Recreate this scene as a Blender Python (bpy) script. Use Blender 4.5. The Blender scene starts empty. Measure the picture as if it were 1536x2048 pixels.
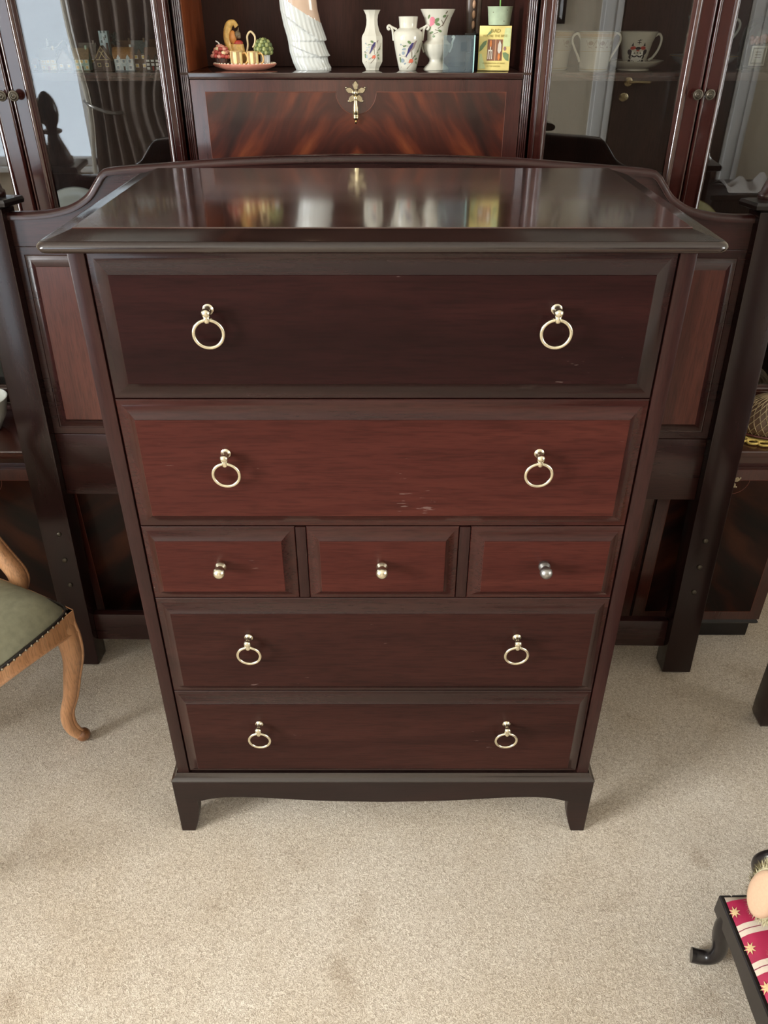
import bpy, bmesh, math, random
from mathutils import Vector, Matrix
random.seed(7)
SC = bpy.context.scene
R = math.radians
PI = math.pi

# ------------------------------------------------------------------ camera, world, lights, exposure
cam_d = bpy.data.cameras.new('camera'); cam = bpy.data.objects.new('camera', cam_d)
SC.collection.objects.link(cam); SC.camera = cam
cam_d.sensor_fit = 'VERTICAL'; cam_d.sensor_height = 36.0; cam_d.lens = 36.0 * 1566 / 2048
cam_d.clip_start = 0.02
cam.location = (0, -0.947, 1.338); cam.rotation_euler = (R(90 - 32.7), 0, 0)
SC.view_settings.view_transform = 'Standard'; SC.view_settings.look = 'None'
SC.view_settings.gamma = 1.0; SC.view_settings.use_curve_mapping = False
SC.view_settings.exposure = 0.6
W = bpy.data.worlds.new('world'); SC.world = W; W.use_nodes = True
W.node_tree.nodes['Background'].inputs['Color'].default_value = (0.75, 0.87, 1.0, 1)
W.node_tree.nodes['Background'].inputs['Strength'].default_value = 1.2

def area(name, loc, target, sx, sy, power, col):
    d = bpy.data.lights.new(name, 'AREA'); d.shape = 'RECTANGLE'; d.size = sx; d.size_y = sy
    d.energy = power; d.color = col
    o = bpy.data.objects.new(name, d); SC.collection.objects.link(o); o.location = loc
    o.rotation_euler = (Vector(target) - Vector(loc)).to_track_quat('-Z', 'Y').to_euler()
    return o
XL, XR, YB, YF, ZC = -3.05, 3.05, -3.12, 1.06, 2.42     # room shell
area('daylight_left', (XL - 0.16, -1.75, 1.45), (0, -1.75, 1.45), 1.4, 1.3, 240, (1.0, 0.985, 0.965))
area('daylight_right', (XR + 0.16, -1.6, 1.45), (0, -1.6, 1.45), 1.7, 1.3, 55, (1.0, 0.96, 0.91))
area('daylight_back', (-2.42, YB - 0.16, 1.3), (-2.42, 0, 1.3), 1.1, 1.62, 10, (0.90, 0.95, 1.0))

# ------------------------------------------------------------------ object helpers
def tag(o, label=None, cat=None, group=None, kind=None):
    if label: o['label'] = label
    if cat: o['category'] = cat
    if group: o['group'] = group
    if kind: o['kind'] = kind
    return o
def thing(name, label, cat, loc=(0, 0, 0), rot=(0, 0, 0), group=None):
    o = bpy.data.objects.new(name, None); SC.collection.objects.link(o)
    o.location = loc; o.rotation_euler = rot; o.empty_display_size = 0.05
    o['org'] = [0.0, 0.0, 0.0]
    return tag(o, label, cat, group)
def catmull(pts, n=8, closed=False):
    P = [Vector(p) for p in pts]; out = []; N = len(P)
    rng = range(N if closed else N - 1)
    for i in rng:
        if closed: a, b, c, d = P[(i - 1) % N], P[i], P[(i + 1) % N], P[(i + 2) % N]
        else:
            b, c = P[i], P[i + 1]; a = P[i - 1] if i else b * 2 - c; d = P[i + 2] if i + 2 < N else c * 2 - b
        for k in range(n):
            t = k / n
            out.append(0.5 * ((2 * b) + (c - a) * t + (2 * a - 5 * b + 4 * c - d) * t * t + (3 * b - a - 3 * c + d) * t ** 3))
    if not closed: out.append(P[-1])
    return out

class MB:
    def __init__(s): s.bm = bmesh.new(); s.M = Matrix.Identity(4)
    def v(s, p): return s.bm.verts.new(s.M @ Vector(p))
    def f(s, vs):
        try: return s.bm.faces.new(vs)
        except ValueError: return None
    def box(s, x0, x1, y0, y1, z0, z1):
        c = [s.v((x, y, z)) for z in (z0, z1) for y in (y0, y1) for x in (x0, x1)]
        for q in ((0, 2, 3, 1), (4, 5, 7, 6), (0, 1, 5, 4), (2, 6, 7, 3), (0, 4, 6, 2), (1, 3, 7, 5)): s.f([c[i] for i in q])
        return s
    def prism(s, pts, d0, d1, plane='xz'):
        def q(p, d): return {'xz': (p[0], d, p[1]), 'xy': (p[0], p[1], d), 'yz': (d, p[0], p[1])}[plane]
        a = [s.v(q(p, d0)) for p in pts]; b = [s.v(q(p, d1)) for p in pts]; n = len(pts)
        s.f(a[::-1]); s.f(b)
        for i in range(n): s.f([a[i], a[(i + 1) % n], b[(i + 1) % n], b[i]])
        return s
    def loops(s, x0, x1, z0, z1, prof, plane='xz', cap0=True, cap1=True):
        """nested rectangles: prof = [(inset or (l,r,b,t), depth)]"""
        rings = []
        for ins, d in prof:
            l, r, b, t = ins if isinstance(ins, tuple) else (ins,) * 4
            cs = [(x0 + l, z0 + b), (x1 - r, z0 + b), (x1 - r, z1 - t), (x0 + l, z1 - t)]
            rings.append([s.v((c[0], d, c[1]) if plane == 'xz' else (c[0], c[1], d)) for c in cs])
        for A, B in zip(rings, rings[1:]):
            for i in range(4): s.f([A[i], A[(i + 1) % 4], B[(i + 1) % 4], B[i]])
        if cap0: s.f(rings[0][::-1])
        if cap1: s.f(rings[-1])
        return s
    def rloops(s, x0, x1, y0, y1, prof, seg=6):
        """rounded front corners, square back: prof = [(inset, z, radius)]"""
        rings = []
        for ins, z, rad in prof:
            a, b, c, d = x0 + ins, x1 - ins, y0 + ins, y1; pts = [(b, d), (a, d)]
            for k in range(seg + 1):
                t = PI / 2 * k / seg; pts.append((a + rad - rad * math.cos(t), c + rad - rad * math.sin(t)))
            for k in range(seg + 1):
                t = PI / 2 * k / seg; pts.append((b - rad + rad * math.sin(t), c + rad - rad * math.cos(t)))
            rings.append([s.v((p[0], p[1], z)) for p in pts])
        n = len(rings[0])
        for A, B in zip(rings, rings[1:]):
            for i in range(n): s.f([A[i], A[(i + 1) % n], B[(i + 1) % n], B[i]])
        s.f(rings[0][::-1]); s.f(rings[-1])
        return s
    def lathe(s, prof, c=(0, 0, 0), n=24, axis='z', cap=True, sx=1.0, sy=1.0, rot=0.0, wob=None):
        rings = []
        for (r, h) in prof:
            ring = []
            for i in range(n):
                a = 2 * PI * i / n + rot
                rr = r * (wob(a, h) if wob else 1.0)
                u, w = rr * math.cos(a) * sx, rr * math.sin(a) * sy
                p = {'z': (u, w, h), 'y': (u, h, w), 'x': (h, u, w)}[axis]
                ring.append(s.v((c[0] + p[0], c[1] + p[1], c[2] + p[2])))
            rings.append(ring)
        for A, B in zip(rings, rings[1:]):
            for i in range(n): s.f([A[i], A[(i + 1) % n], B[(i + 1) % n], B[i]])
        if cap: s.f(rings[0][::-1]); s.f(rings[-1])
        return s
    def tube(s, pts, r, n=8, closed=False, flat=1.0, up=(0, 0, 1)):
        P = [Vector(p) for p in pts]; N = len(P); rings = []; pu = Vector(up)
        for i, p in enumerate(P):
            if closed: t = P[(i + 1) % N] - P[i - 1]
            else: t = P[min(i + 1, N - 1)] - P[max(i - 1, 0)]
            t.normalize()
            if abs(t.dot(pu)) > 0.98: pu = Vector((0, 1, 0)) if abs(t.y) < 0.9 else Vector((1, 0, 0))
            a = t.cross(pu).normalized(); b = a.cross(t).normalized(); pu = b
            rr = r(i / max(N - 1, 1)) if callable(r) else (r[i] if isinstance(r, (list, tuple)) else r)
            rings.append([s.v(p + a * math.cos(2 * PI * k / n) * rr + b * math.sin(2 * PI * k / n) * rr * flat) for k in range(n)])
        m = N if closed else N - 1
        for i in range(m):
            A, B = rings[i], rings[(i + 1) % N]
            for k in range(n): s.f([A[k], A[(k + 1) % n], B[(k + 1) % n], B[k]])
        if not closed: s.f(rings[0][::-1]); s.f(rings[-1])
        return s
    def ball(s, c, r, n=12, sx=1, sy=1, sz=1):
        m = max(n // 2, 4)
        pr = [(r * math.sin(PI * (k + 0.02) / (m + 0.04)), -r * math.cos(PI * (k + 0.02) / (m + 0.04)) * sz) for k in range(m + 1)]
        return s.lathe(pr, c, n, 'z', True, sx, sy)
    def build(s, name, mat, parent=None, smooth=35, bevel=0, seg=2, remdup=False):
        bm = s.bm
        if remdup: bmesh.ops.remove_doubles(bm, verts=bm.verts, dist=1e-6)
        bmesh.ops.recalc_face_normals(bm, faces=bm.faces)
        if bevel:
            es = [e for e in bm.edges if len(e.link_faces) == 2 and e.calc_face_angle(0) > R(28)]
            if es: bmesh.ops.bevel(bm, geom=es, offset=bevel, segments=seg, profile=0.6, affect='EDGES', clamp_overlap=True)
        me = bpy.data.meshes.new(name)
        if parent is not None:
            org = Vector(parent['org']) if 'org' in parent else Vector((0, 0, 0))
            if org.length: bmesh.ops.translate(bm, verts=bm.verts, vec=-org)
        if smooth:
            for f in bm.faces: f.smooth = True
            for e in bm.edges:
                if len(e.link_faces) == 2 and e.calc_face_angle(0) > R(smooth): e.smooth = False
        bm.to_mesh(me); bm.free()
        me.materials.append(mat)
        o = bpy.data.objects.new(name, me); SC.collection.objects.link(o)
        if parent is not None:
            o.parent = parent
            if 'org' in parent: o['org'] = list(parent['org'])
        return o
def wthing(name, label, cat, org, group=None):
    """thing whose parts are given in world coordinates"""
    o = thing(name, label, cat, org, group=group); o['org'] = list(map(float, org)); return o
def copy_tree(o, parent=None):
    c = o.copy(); SC.collection.objects.link(c); c.parent = parent
    for ch in list(o.children): copy_tree(ch, c)
    return c
def bx(name, mat, parent, x0, x1, y0, y1, z0, z1, bevel=0.0015):
    return MB().box(x0, x1, y0, y1, z0, z1).build(name, mat, parent, bevel=bevel)
def struct(o): return tag(o, kind='structure')

# ------------------------------------------------------------------ materials
def new_mat(name):
    m = bpy.data.materials.new(name); m.use_nodes = True; nt = m.node_tree
    return m, nt, nt.nodes['Principled BSDF'], nt.nodes, nt.links
def ramp(N, cols):
    r = N.new('ShaderNodeValToRGB'); e = r.color_ramp.elements
    e[0].position, e[0].color = cols[0][0], (*cols[0][1], 1); e[1].position, e[1].color = cols[-1][0], (*cols[-1][1], 1)
    for p, c in cols[1:-1]:
        q = e.new(p); q.color = (*c, 1)
    return r
def S(r, g, b):
    f = lambda c: (c / 255) / 12.92 if c / 255 <= 0.04045 else ((c / 255 + 0.055) / 1.055) ** 2.4
    return (f(r), f(g), f(b))
def plain(name, col, rough=0.5, metal=0.0, coat=0.0, spec=0.5, var=0.08, vscale=40, bump=0.0):
    m, nt, b, N, L = new_mat(name)
    tc = N.new('ShaderNodeTexCoord'); n = N.new('ShaderNodeTexNoise'); n.inputs['Scale'].default_value = vscale; n.inputs['Detail'].default_value = 4
    L.new(tc.outputs['Object'], n.inputs['Vector'])
    r = ramp(N, [(0.3, tuple(max(c * (1 - var), 0) for c in col)), (0.7, tuple(min(c * (1 + var), 1) for c in col))])
    L.new(n.outputs['Fac'], r.inputs['Fac']); L.new(r.outputs['Color'], b.inputs['Base Color'])
    b.inputs['Roughness'].default_value = rough; b.inputs['Metallic'].default_value = metal
    b.inputs['Coat Weight'].default_value = coat; b.inputs['Coat Roughness'].default_value = 0.08
    b.inputs['Specular IOR Level'].default_value = spec
    if bump:
        bp = N.new('ShaderNodeBump'); bp.inputs['Strength'].default_value = bump; bp.inputs['Distance'].default_value = 0.002
        L.new(n.outputs['Fac'], bp.inputs['Height']); L.new(bp.outputs['Normal'], b.inputs['Normal'])
    return m
def wood(name, dark, mid, light, axis='x', rough=0.3, coat=0.3, crough=0.12, scale=1.0, contrast=1.0, spec=0.5, scratches=False, bump=0.12, cior=1.5):
    m, nt, b, N, L = new_mat(name)
    tc = N.new('ShaderNodeTexCoord'); mp = N.new('ShaderNodeMapping')
    sc = {'x': (1.4, 14, 14), 'z': (14, 14, 1.4), 'y': (14, 1.4, 14)}[axis]
    mp.inputs['Scale'].default_value = tuple(v * scale for v in sc)
    L.new(tc.outputs['Object'], mp.inputs['Vector'])
    n1 = N.new('ShaderNodeTexNoise'); n1.inputs['Scale'].default_value = 1.0; n1.inputs['Detail'].default_value = 7
    n1.inputs['Roughness'].default_value = 0.62; n1.inputs['Distortion'].default_value = 0.8
    L.new(mp.outputs['Vector'], n1.inputs['Vector'])
    w = 0.22 / contrast
    r1 = ramp(N, [(0.5 - w, dark), (0.5, mid), (0.5 + w, light)])
    L.new(n1.outputs['Fac'], r1.inputs['Fac'])
    mp2 = N.new('ShaderNodeMapping'); mp2.inputs['Scale'].default_value = tuple(v * scale * (9 if v > 5 else 7) for v in sc)
    L.new(tc.outputs['Object'], mp2.inputs['Vector'])
    n2 = N.new('ShaderNodeTexNoise'); n2.inputs['Scale'].default_value = 3.0; n2.inputs['Detail'].default_value = 3
    L.new(mp2.outputs['Vector'], n2.inputs['Vector'])
    r2 = ramp(N, [(0.36, (0.5, 0.5, 0.5)), (0.55, (1, 1, 1))]); L.new(n2.outputs['Fac'], r2.inputs['Fac'])
    mx = N.new('ShaderNodeMix'); mx.data_type = 'RGBA'; mx.blend_type = 'MULTIPLY'; mx.inputs['Factor'].default_value = 0.55
    L.new(r1.outputs['Color'], mx.inputs['A']); L.new(r2.outputs['Color'], mx.inputs['B'])
    col = mx.outputs['Result']
    if scratches:
        mp3 = N.new('ShaderNodeMapping'); mp3.inputs['Scale'].default_value = (48, 60, 300); mp3.inputs['Rotation'].default_value = (0, R(4), 0)
        L.new(tc.outputs['Object'], mp3.inputs['Vector'])
        n3 = N.new('ShaderNodeTexNoise'); n3.inputs['Scale'].default_value = 1.0; n3.inputs['Detail'].default_value = 2
        L.new(mp3.outputs['Vector'], n3.inputs['Vector'])
        n4 = N.new('ShaderNodeTexNoise'); n4.inputs['Scale'].default_value = 9.0; n4.inputs['Detail'].default_value = 2
        L.new(tc.outputs['Object'], n4.inputs['Vector'])
        ad = N.new('ShaderNodeMath'); ad.operation = 'MULTIPLY'; L.new(n3.outputs['Fac'], ad.inputs[0]); L.new(n4.outputs['Fac'], ad.inputs[1])
        r3 = ramp(N, [(0.465, (0, 0, 0)), (0.495, (0.4, 0.4, 0.4))]); L.new(ad.outputs['Value'], r3.inputs['Fac'])
        mz = N.new('ShaderNodeMix'); mz.data_type = 'RGBA'
        L.new(r3.outputs['Color'], mz.inputs['Factor']); L.new(col, mz.inputs['A']); mz.inputs['B'].default_value = (0.22, 0.15, 0.13, 1)
        col = mz.outputs['Result']
    L.new(col, b.inputs['Base Color'])
    rr = N.new('ShaderNodeMapRange'); rr.inputs['To Min'].default_value = rough * 0.85; rr.inputs['To Max'].default_value = rough * 1.2
    L.new(n1.outputs['Fac'], rr.inputs['Value']); L.new(rr.outputs['Result'], b.inputs['Roughness'])
    b.inputs['Coat Weight'].default_value = coat; b.inputs['Coat Roughness'].default_value = crough
    b.inputs['Specular IOR Level'].default_value = spec
    bp = N.new('ShaderNodeBump'); bp.inputs['Strength'].default_value = bump; bp.inputs['Distance'].default_value = 0.0006; b.inputs['Coat IOR'].default_value = cior
    L.new(n2.outputs['Fac'], bp.inputs['Height']); L.new(bp.outputs['Normal'], b.inputs['Normal'])
    return m
def flame_mat(name, xc, g=1.0):
    """book-matched crotch mahogany veneer"""
    m, nt, b, N, L = new_mat(name)
    tc = N.new('ShaderNodeTexCoord'); sp = N.new('ShaderNodeSeparateXYZ'); L.new(tc.outputs['Object'], sp.inputs['Vector'])
    sub = N.new('ShaderNodeMath'); sub.operation = 'SUBTRACT'; sub.inputs[1].default_value = xc; L.new(sp.outputs['X'], sub.inputs[0])
    ab = N.new('ShaderNodeMath'); ab.operation = 'ABSOLUTE'; L.new(sub.outputs[0], ab.inputs[0])
    cb = N.new('ShaderNodeCombineXYZ'); L.new(ab.outputs[0], cb.inputs['X']); L.new(sp.outputs['Z'], cb.inputs['Z']); L.new(sp.outputs['Y'], cb.inputs['Y'])
    nz = N.new('ShaderNodeTexNoise'); nz.inputs['Scale'].default_value = 5; nz.inputs['Detail'].default_value = 2; L.new(cb.outputs[0], nz.inputs['Vector'])
    va = N.new('ShaderNodeVectorMath'); va.operation = 'SCALE'; va.inputs['Scale'].default_value = 0.12; L.new(nz.outputs['Color'], va.inputs[0])
    vb = N.new('ShaderNodeVectorMath'); vb.operation = 'ADD'; L.new(cb.outputs[0], vb.inputs[0]); L.new(va.outputs[0], vb.inputs[1])
    mr = N.new('ShaderNodeMapping'); mr.inputs['Rotation'].default_value = (0, R(38), 0); L.new(vb.outputs[0], mr.inputs['Vector'])
    mp = N.new('ShaderNodeMapping'); mp.inputs['Scale'].default_value = (26, 1, 4.5); L.new(mr.outputs['Vector'], mp.inputs['Vector'])
    n1 = N.new('ShaderNodeTexNoise'); n1.inputs['Scale'].default_value = 1.0; n1.inputs['Detail'].default_value = 5; n1.inputs['Roughness'].default_value = 0.5
    L.new(mp.outputs['Vector'], n1.inputs['Vector'])
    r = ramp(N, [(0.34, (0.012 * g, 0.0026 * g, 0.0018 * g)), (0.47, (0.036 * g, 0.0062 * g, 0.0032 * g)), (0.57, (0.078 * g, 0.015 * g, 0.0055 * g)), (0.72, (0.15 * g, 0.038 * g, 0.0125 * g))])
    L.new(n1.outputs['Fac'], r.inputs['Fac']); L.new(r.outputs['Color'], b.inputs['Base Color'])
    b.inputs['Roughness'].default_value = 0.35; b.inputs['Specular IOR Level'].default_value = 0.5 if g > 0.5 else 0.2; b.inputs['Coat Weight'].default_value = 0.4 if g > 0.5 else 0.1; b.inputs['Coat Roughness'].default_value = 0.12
    return m
def thin_glass(name, tint=(1, 1, 1), ior=1.5, mult=1.0, dens=1.0):
    m = bpy.data.materials.new(name); m.use_nodes = True; nt = m.node_tree; N = nt.nodes; L = nt.links
    N.remove(N['Principled BSDF']); out = N['Material Output']
    tr = N.new('ShaderNodeBsdfTransparent'); tr.inputs['Color'].default_value = (*tint, 1)
    gl = N.new('ShaderNodeBsdfGlossy'); gl.inputs['Roughness'].default_value = 0.0
    fr = N.new('ShaderNodeFresnel'); fr.inputs['IOR'].default_value = ior
    mu = N.new('ShaderNodeMath'); mu.operation = 'MULTIPLY'; mu.use_clamp = True; mu.inputs[1].default_value = mult; L.new(fr.outputs[0], mu.inputs[0])
    mx = N.new('ShaderNodeMixShader'); L.new(mu.outputs[0], mx.inputs[0]); L.new(tr.outputs[0], mx.inputs[1]); L.new(gl.outputs[0], mx.inputs[2])
    L.new(mx.outputs[0], out.inputs['Surface'])
    return m
def carpet_mat():
    m, nt, b, N, L = new_mat('beige_carpet')
    tc = N.new('ShaderNodeTexCoord')
    n1 = N.new('ShaderNodeTexNoise'); n1.inputs['Scale'].default_value = 250; n1.inputs['Detail'].default_value = 2; n1.inputs['Distortion'].default_value = 1.6
    n2 = N.new('ShaderNodeTexNoise'); n2.inputs['Scale'].default_value = 2.6; n2.inputs['Detail'].default_value = 6; n2.inputs['Roughness'].default_value = 0.62
    n3 = N.new('ShaderNodeTexNoise'); n3.inputs['Scale'].default_value = 8; n3.inputs['Detail'].default_value = 3
    for n in (n1, n2, n3): L.new(tc.outputs['Object'], n.inputs['Vector'])
    r1 = ramp(N, [(0.34, (0.39, 0.325, 0.255)), (0.5, (0.55, 0.473, 0.383)), (0.64, (0.71, 0.635, 0.535))]); L.new(n1.outputs['Fac'], r1.inputs['Fac'])
    r2 = ramp(N, [(0.30, (0.84, 0.795, 0.73)), (0.60, (1.0, 1.0, 1.0))]); L.new(n2.outputs['Fac'], r2.inputs['Fac'])
    r3 = ramp(N, [(0.28, (0.74, 0.70, 0.66)), (0.40, (1, 1, 1))]); L.new(n3.outputs['Fac'], r3.inputs['Fac'])
    a = N.new('ShaderNodeMix'); a.data_type = 'RGBA'; a.blend_type = 'MULTIPLY'; a.inputs['Factor'].default_value = 1
    L.new(r1.outputs['Color'], a.inputs['A']); L.new(r2.outputs['Color'], a.inputs['B'])
    c = N.new('ShaderNodeMix'); c.data_type = 'RGBA'; c.blend_type = 'MULTIPLY'; c.inputs['Factor'].default_value = 0.8
    L.new(a.outputs['Result'], c.inputs['A']); L.new(r3.outputs['Color'], c.inputs['B'])
    L.new(c.outputs['Result'], b.inputs['Base Color'])
    b.inputs['Roughness'].default_value = 0.95; b.inputs['Specular IOR Level'].default_value = 0.1; b.inputs['Sheen Weight'].default_value = 0.15
    bp = N.new('ShaderNodeBump'); bp.inputs['Strength'].default_value = 0.6; bp.inputs['Distance'].default_value = 0.003
    L.new(n1.outputs['Fac'], bp.inputs['Height']); L.new(bp.outputs['Normal'], b.inputs['Normal'])
    return m

CH_D1 = wood('drawer_veneer_darkest', (0.010, 0.0026, 0.0026), (0.0165, 0.0040, 0.0038), (0.026, 0.0064, 0.0056), 'x', 0.34, 0.0, 0.22, scratches=True, spec=0.13)
CH_X = wood('drawer_veneer_brown', (0.019, 0.0058, 0.0048), (0.029, 0.0086, 0.0066), (0.041, 0.0125, 0.0092), 'x', 0.34, 0.0, 0.22, scratches=True, spec=0.13)
CH_MID = wood('drawer_veneer_red', (0.034, 0.0075, 0.0056), (0.052, 0.0118, 0.0085), (0.074, 0.0180, 0.0122), 'x', 0.34, 0.0, 0.22, scratches=True, spec=0.13)
CH_FR = wood('drawer_frame_dark', (0.010, 0.0038, 0.0035), (0.016, 0.0056, 0.0050), (0.025, 0.0085, 0.0070), 'x', 0.25, 0.3, 0.13, bump=0.0, spec=0.2)
CH_FRB = wood('drawer_frame_brown', (0.015, 0.0048, 0.0040), (0.023, 0.0070, 0.0056), (0.034, 0.0105, 0.0080), 'x', 0.25, 0.3, 0.13, bump=0.0, spec=0.2)
CH_FRR = wood('drawer_frame_red', (0.020, 0.0048, 0.0040), (0.031, 0.0078, 0.0060), (0.047, 0.0125, 0.0090), 'x', 0.25, 0.3, 0.13, bump=0.0, spec=0.2)
CH_Z = wood('chest_mahogany_z', (0.014, 0.0045, 0.0040), (0.023, 0.0068, 0.0058), (0.035, 0.0100, 0.0080), 'z', 0.3, 0.12, 0.2, bump=0.0, spec=0.22)
CH_TOP = wood('chest_top_polished', (0.020, 0.005, 0.0035), (0.036, 0.009, 0.006), (0.058, 0.017, 0.010), 'x', 0.2, 1.0, 0.085, bump=0.03, cior=1.7)
CH_EDGE = wood('chest_moulding_dark', (0.010, 0.005, 0.0045), (0.016, 0.0075, 0.006), (0.024, 0.0105, 0.008), 'x', 0.24, 0.8, 0.11, bump=0.01)
CH_BASE = wood('chest_base_dark', (0.009, 0.0045, 0.0042), (0.014, 0.0062, 0.0054), (0.023, 0.0085, 0.0068), 'x', 0.34, 0.15, 0.22, spec=0.22, bump=0.0)
HB = wood('headboard_mahogany', (0.017, 0.0055, 0.0052), (0.028, 0.0085, 0.0075), (0.045, 0.0125, 0.0100), 'x', 0.27, 0.38, 0.16, bump=0.0, spec=0.3)
HB_Z = wood('headboard_post_mahogany', (0.010, 0.0042, 0.0042), (0.017, 0.0062, 0.0056), (0.024, 0.0080, 0.0072), 'z', 0.25, 0.22, 0.16, bump=0.0, spec=0.25)
HB_PANEL = wood('headboard_panel_veneer', (0.040, 0.0105, 0.0078), (0.070, 0.018, 0.012), (0.105, 0.030, 0.019), 'z', 0.32, 0.3, 0.2, bump=0.02, spec=0.3)
CAB = wood('cabinet_mahogany_z', (0.022, 0.0052, 0.0042), (0.038, 0.0082, 0.0062), (0.060, 0.0135, 0.0092), 'z', 0.2, 0.7, 0.09, bump=0.03)
CAB_X = wood('cabinet_mahogany_x', (0.028, 0.006, 0.0045), (0.048, 0.0105, 0.007), (0.075, 0.018, 0.011), 'x', 0.25, 0.5, 0.12, bump=0.04)
CAB_D = wood('cabinet_interior_dark', (0.030, 0.010, 0.007), (0.042, 0.014, 0.0095), (0.056, 0.019, 0.013), 'z', 0.5, 0.0, 0.3, spec=0.25)
CAB_LIT = wood('cabinet_side_lit_orange', (0.16, 0.034, 0.009), (0.23, 0.052, 0.014), (0.32, 0.08, 0.022), 'z', 0.35, 0.3, 0.15, contrast=1.3)  # direct light painted into the orange-brown wood of one niche side
CAB_BAND = wood('crossbanding', (0.030, 0.0065, 0.005), (0.056, 0.0125, 0.009), (0.088, 0.022, 0.014), 'z', 0.28, 0.45, 0.13, scale=1.6)
LINE = plain('boxwood_stringing', (0.15, 0.045, 0.026), 0.4)
FLAME = flame_mat('flame_mahogany', 0.0, 1.35)
BLACKW = wood('ebonised_wood', (0.006, 0.0045, 0.0045), (0.010, 0.0075, 0.0075), (0.017, 0.012, 0.0115), 'z', 0.3, 0.25, 0.15, spec=0.3, bump=0.0)
FRUIT = wood('chair_fruitwood', (0.40, 0.185, 0.080), (0.53, 0.265, 0.125), (0.64, 0.35, 0.18), 'z', 0.38, 0.3, 0.2)
BRASS = plain('brass', (0.72, 0.60, 0.36), 0.22, 1.0, var=0.12, vscale=200)
PALEBR = plain('pale_brass', (0.78, 0.72, 0.55), 0.24, 1.0, var=0.1, vscale=200)
BRONZE = plain('bronze_knob', (0.11, 0.095, 0.075), 0.5, 1.0, var=0.2, vscale=300)
ANTBR = plain('antique_brass', (0.55, 0.48, 0.34), 0.34, 1.0, var=0.2, vscale=300)
PEWTER = plain('pewter', (0.34, 0.33, 0.31), 0.4, 1.0, var=0.2, vscale=300)
STEEL = plain('steel', (0.7, 0.7, 0.7), 0.25, 1.0)
GLASS = thin_glass('cabinet_glass', (0.97, 0.98, 0.975), 1.5, 2.4)
WGLASS = thin_glass('window_glass', (0.97, 0.99, 1.0), 1.45, 0.8)
BGLASS = thin_glass('glass_block', (0.80, 0.90, 0.94), 1.5, 1.5)
BGEDGE = plain('glass_block_edge', (0.45, 0.74, 0.70), 0.15, 0, 0.8)
_n = BGLASS.node_tree; _o = _n.nodes['Material Output']; _d = _n.nodes.new('ShaderNodeBsdfDiffuse'); _d.inputs['Color'].default_value = (0.42, 0.53, 0.60, 1); _m = _n.nodes.new('ShaderNodeMixShader'); _m.inputs[0].default_value = 0.11
_n.links.new(_o.inputs['Surface'].links[0].from_socket, _m.inputs[1]); _n.links.new(_d.outputs[0], _m.inputs[2]); _n.links.new(_m.outputs[0], _o.inputs['Surface'])
DOME = thin_glass('dome_glass', (0.85, 0.87, 0.86), 1.5, 1.8)
CARPET = carpet_mat()
WALL = plain('wall_paint_cream', (0.64, 0.57, 0.46), 0.85, var=0.02, vscale=8, bump=0.05)
WALLP = plain('wall_paint_pale', (0.68, 0.62, 0.52), 0.85, var=0.02, vscale=8, bump=0.05)
CEIL = plain('ceiling_white', (0.82, 0.79, 0.73), 0.9, var=0.02)
WHITE = plain('white_gloss_paint', (0.78, 0.79, 0.80), 0.35, var=0.02)
DOORW = plain('door_dark_brown', (0.055, 0.032, 0.024), 0.4, var=0.2, vscale=12)
CURT = plain('curtain_taupe', (0.11, 0.085, 0.07), 0.9, var=0.12, vscale=60)
CURT_LIT = plain('curtain_edge_light', (0.50, 0.48, 0.42), 0.85, var=0.05)  # pale tone for the light painted along the curtain's edge
CERAM = plain('ivory_bone_china', (0.66, 0.63, 0.53), 0.16, 0, 0.5, var=0.02)
CERW = plain('white_china', (0.62, 0.635, 0.60), 0.14, 0, 0.5, var=0.02)
CERP = plain('blush_porcelain', (0.62, 0.44, 0.32), 0.14, 0, 0.6, var=0.04)
GOLDP = plain('gilt_line', (0.50, 0.36, 0.14), 0.3, 0.6)
def flat(name, srgb, rough=0.45): return plain(name, S(*srgb), rough, var=0.1, vscale=120)
P_BLUE = flat('paint_indigo', (62, 56, 110)); P_TAUPE = flat('paint_taupe', (150, 130, 125)); P_GREEN = flat('paint_leaf_green', (110, 132, 90))
P_RED = flat('paint_coral', (214, 110, 84)); P_PINK = flat('paint_rose', (222, 130, 145)); P_BRN = flat('paint_twig', (110, 92, 76))
P_GREY = flat('paint_grey_blue', (140, 152, 160)); P_BLACK = flat('paint_black', (28, 28, 34)); P_CRIM = flat('paint_crimson', (176, 62, 48))
P_ORNG = flat('paint_orange', (206, 122, 62)); P_WHITE = flat('paint_white', (236, 234, 226)); P_YEL = flat('paint_yellow', (235, 205, 120))

# ------------------------------------------------------------------ room shell
struct(MB().box(XL, XR, YB, YF, -0.05, 0.0).build('floor', CARPET, smooth=0))
struct(MB().box(XL, XR, YB, YF, ZC, ZC + 0.05).build('ceiling', CEIL, smooth=0))
struct(MB().box(XL, XR, YF, YF + 0.1, 0, ZC).build('wall_front', WALLP, smooth=0))
def wall_with_hole(name, mat, axis, c0, c1, a0, a1, h):
    m = MB(); z0, z1 = 0, ZC
    segs = []
    xs = sorted(h)   # holes (s0,s1,z0,z1)
    cur = a0
    for (s0, s1, hz0, hz1) in xs:
        segs.append((cur, s0, z0, z1)); segs.append((s0, s1, z0, hz0)); segs.append((s0, s1, hz1, z1)); cur = s1
    segs.append((cur, a1, z0, z1))
    for (s0, s1, q0, q1) in segs:
        if q1 - q0 < 0.005 or s1 - s0 < 0.005: continue
        if axis == 'x': m.box(s0, s1, c0, c1, q0, q1)
        else: m.box(c0, c1, s0, s1, q0, q1)
    return struct(m.build(name, mat, smooth=0))
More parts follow.
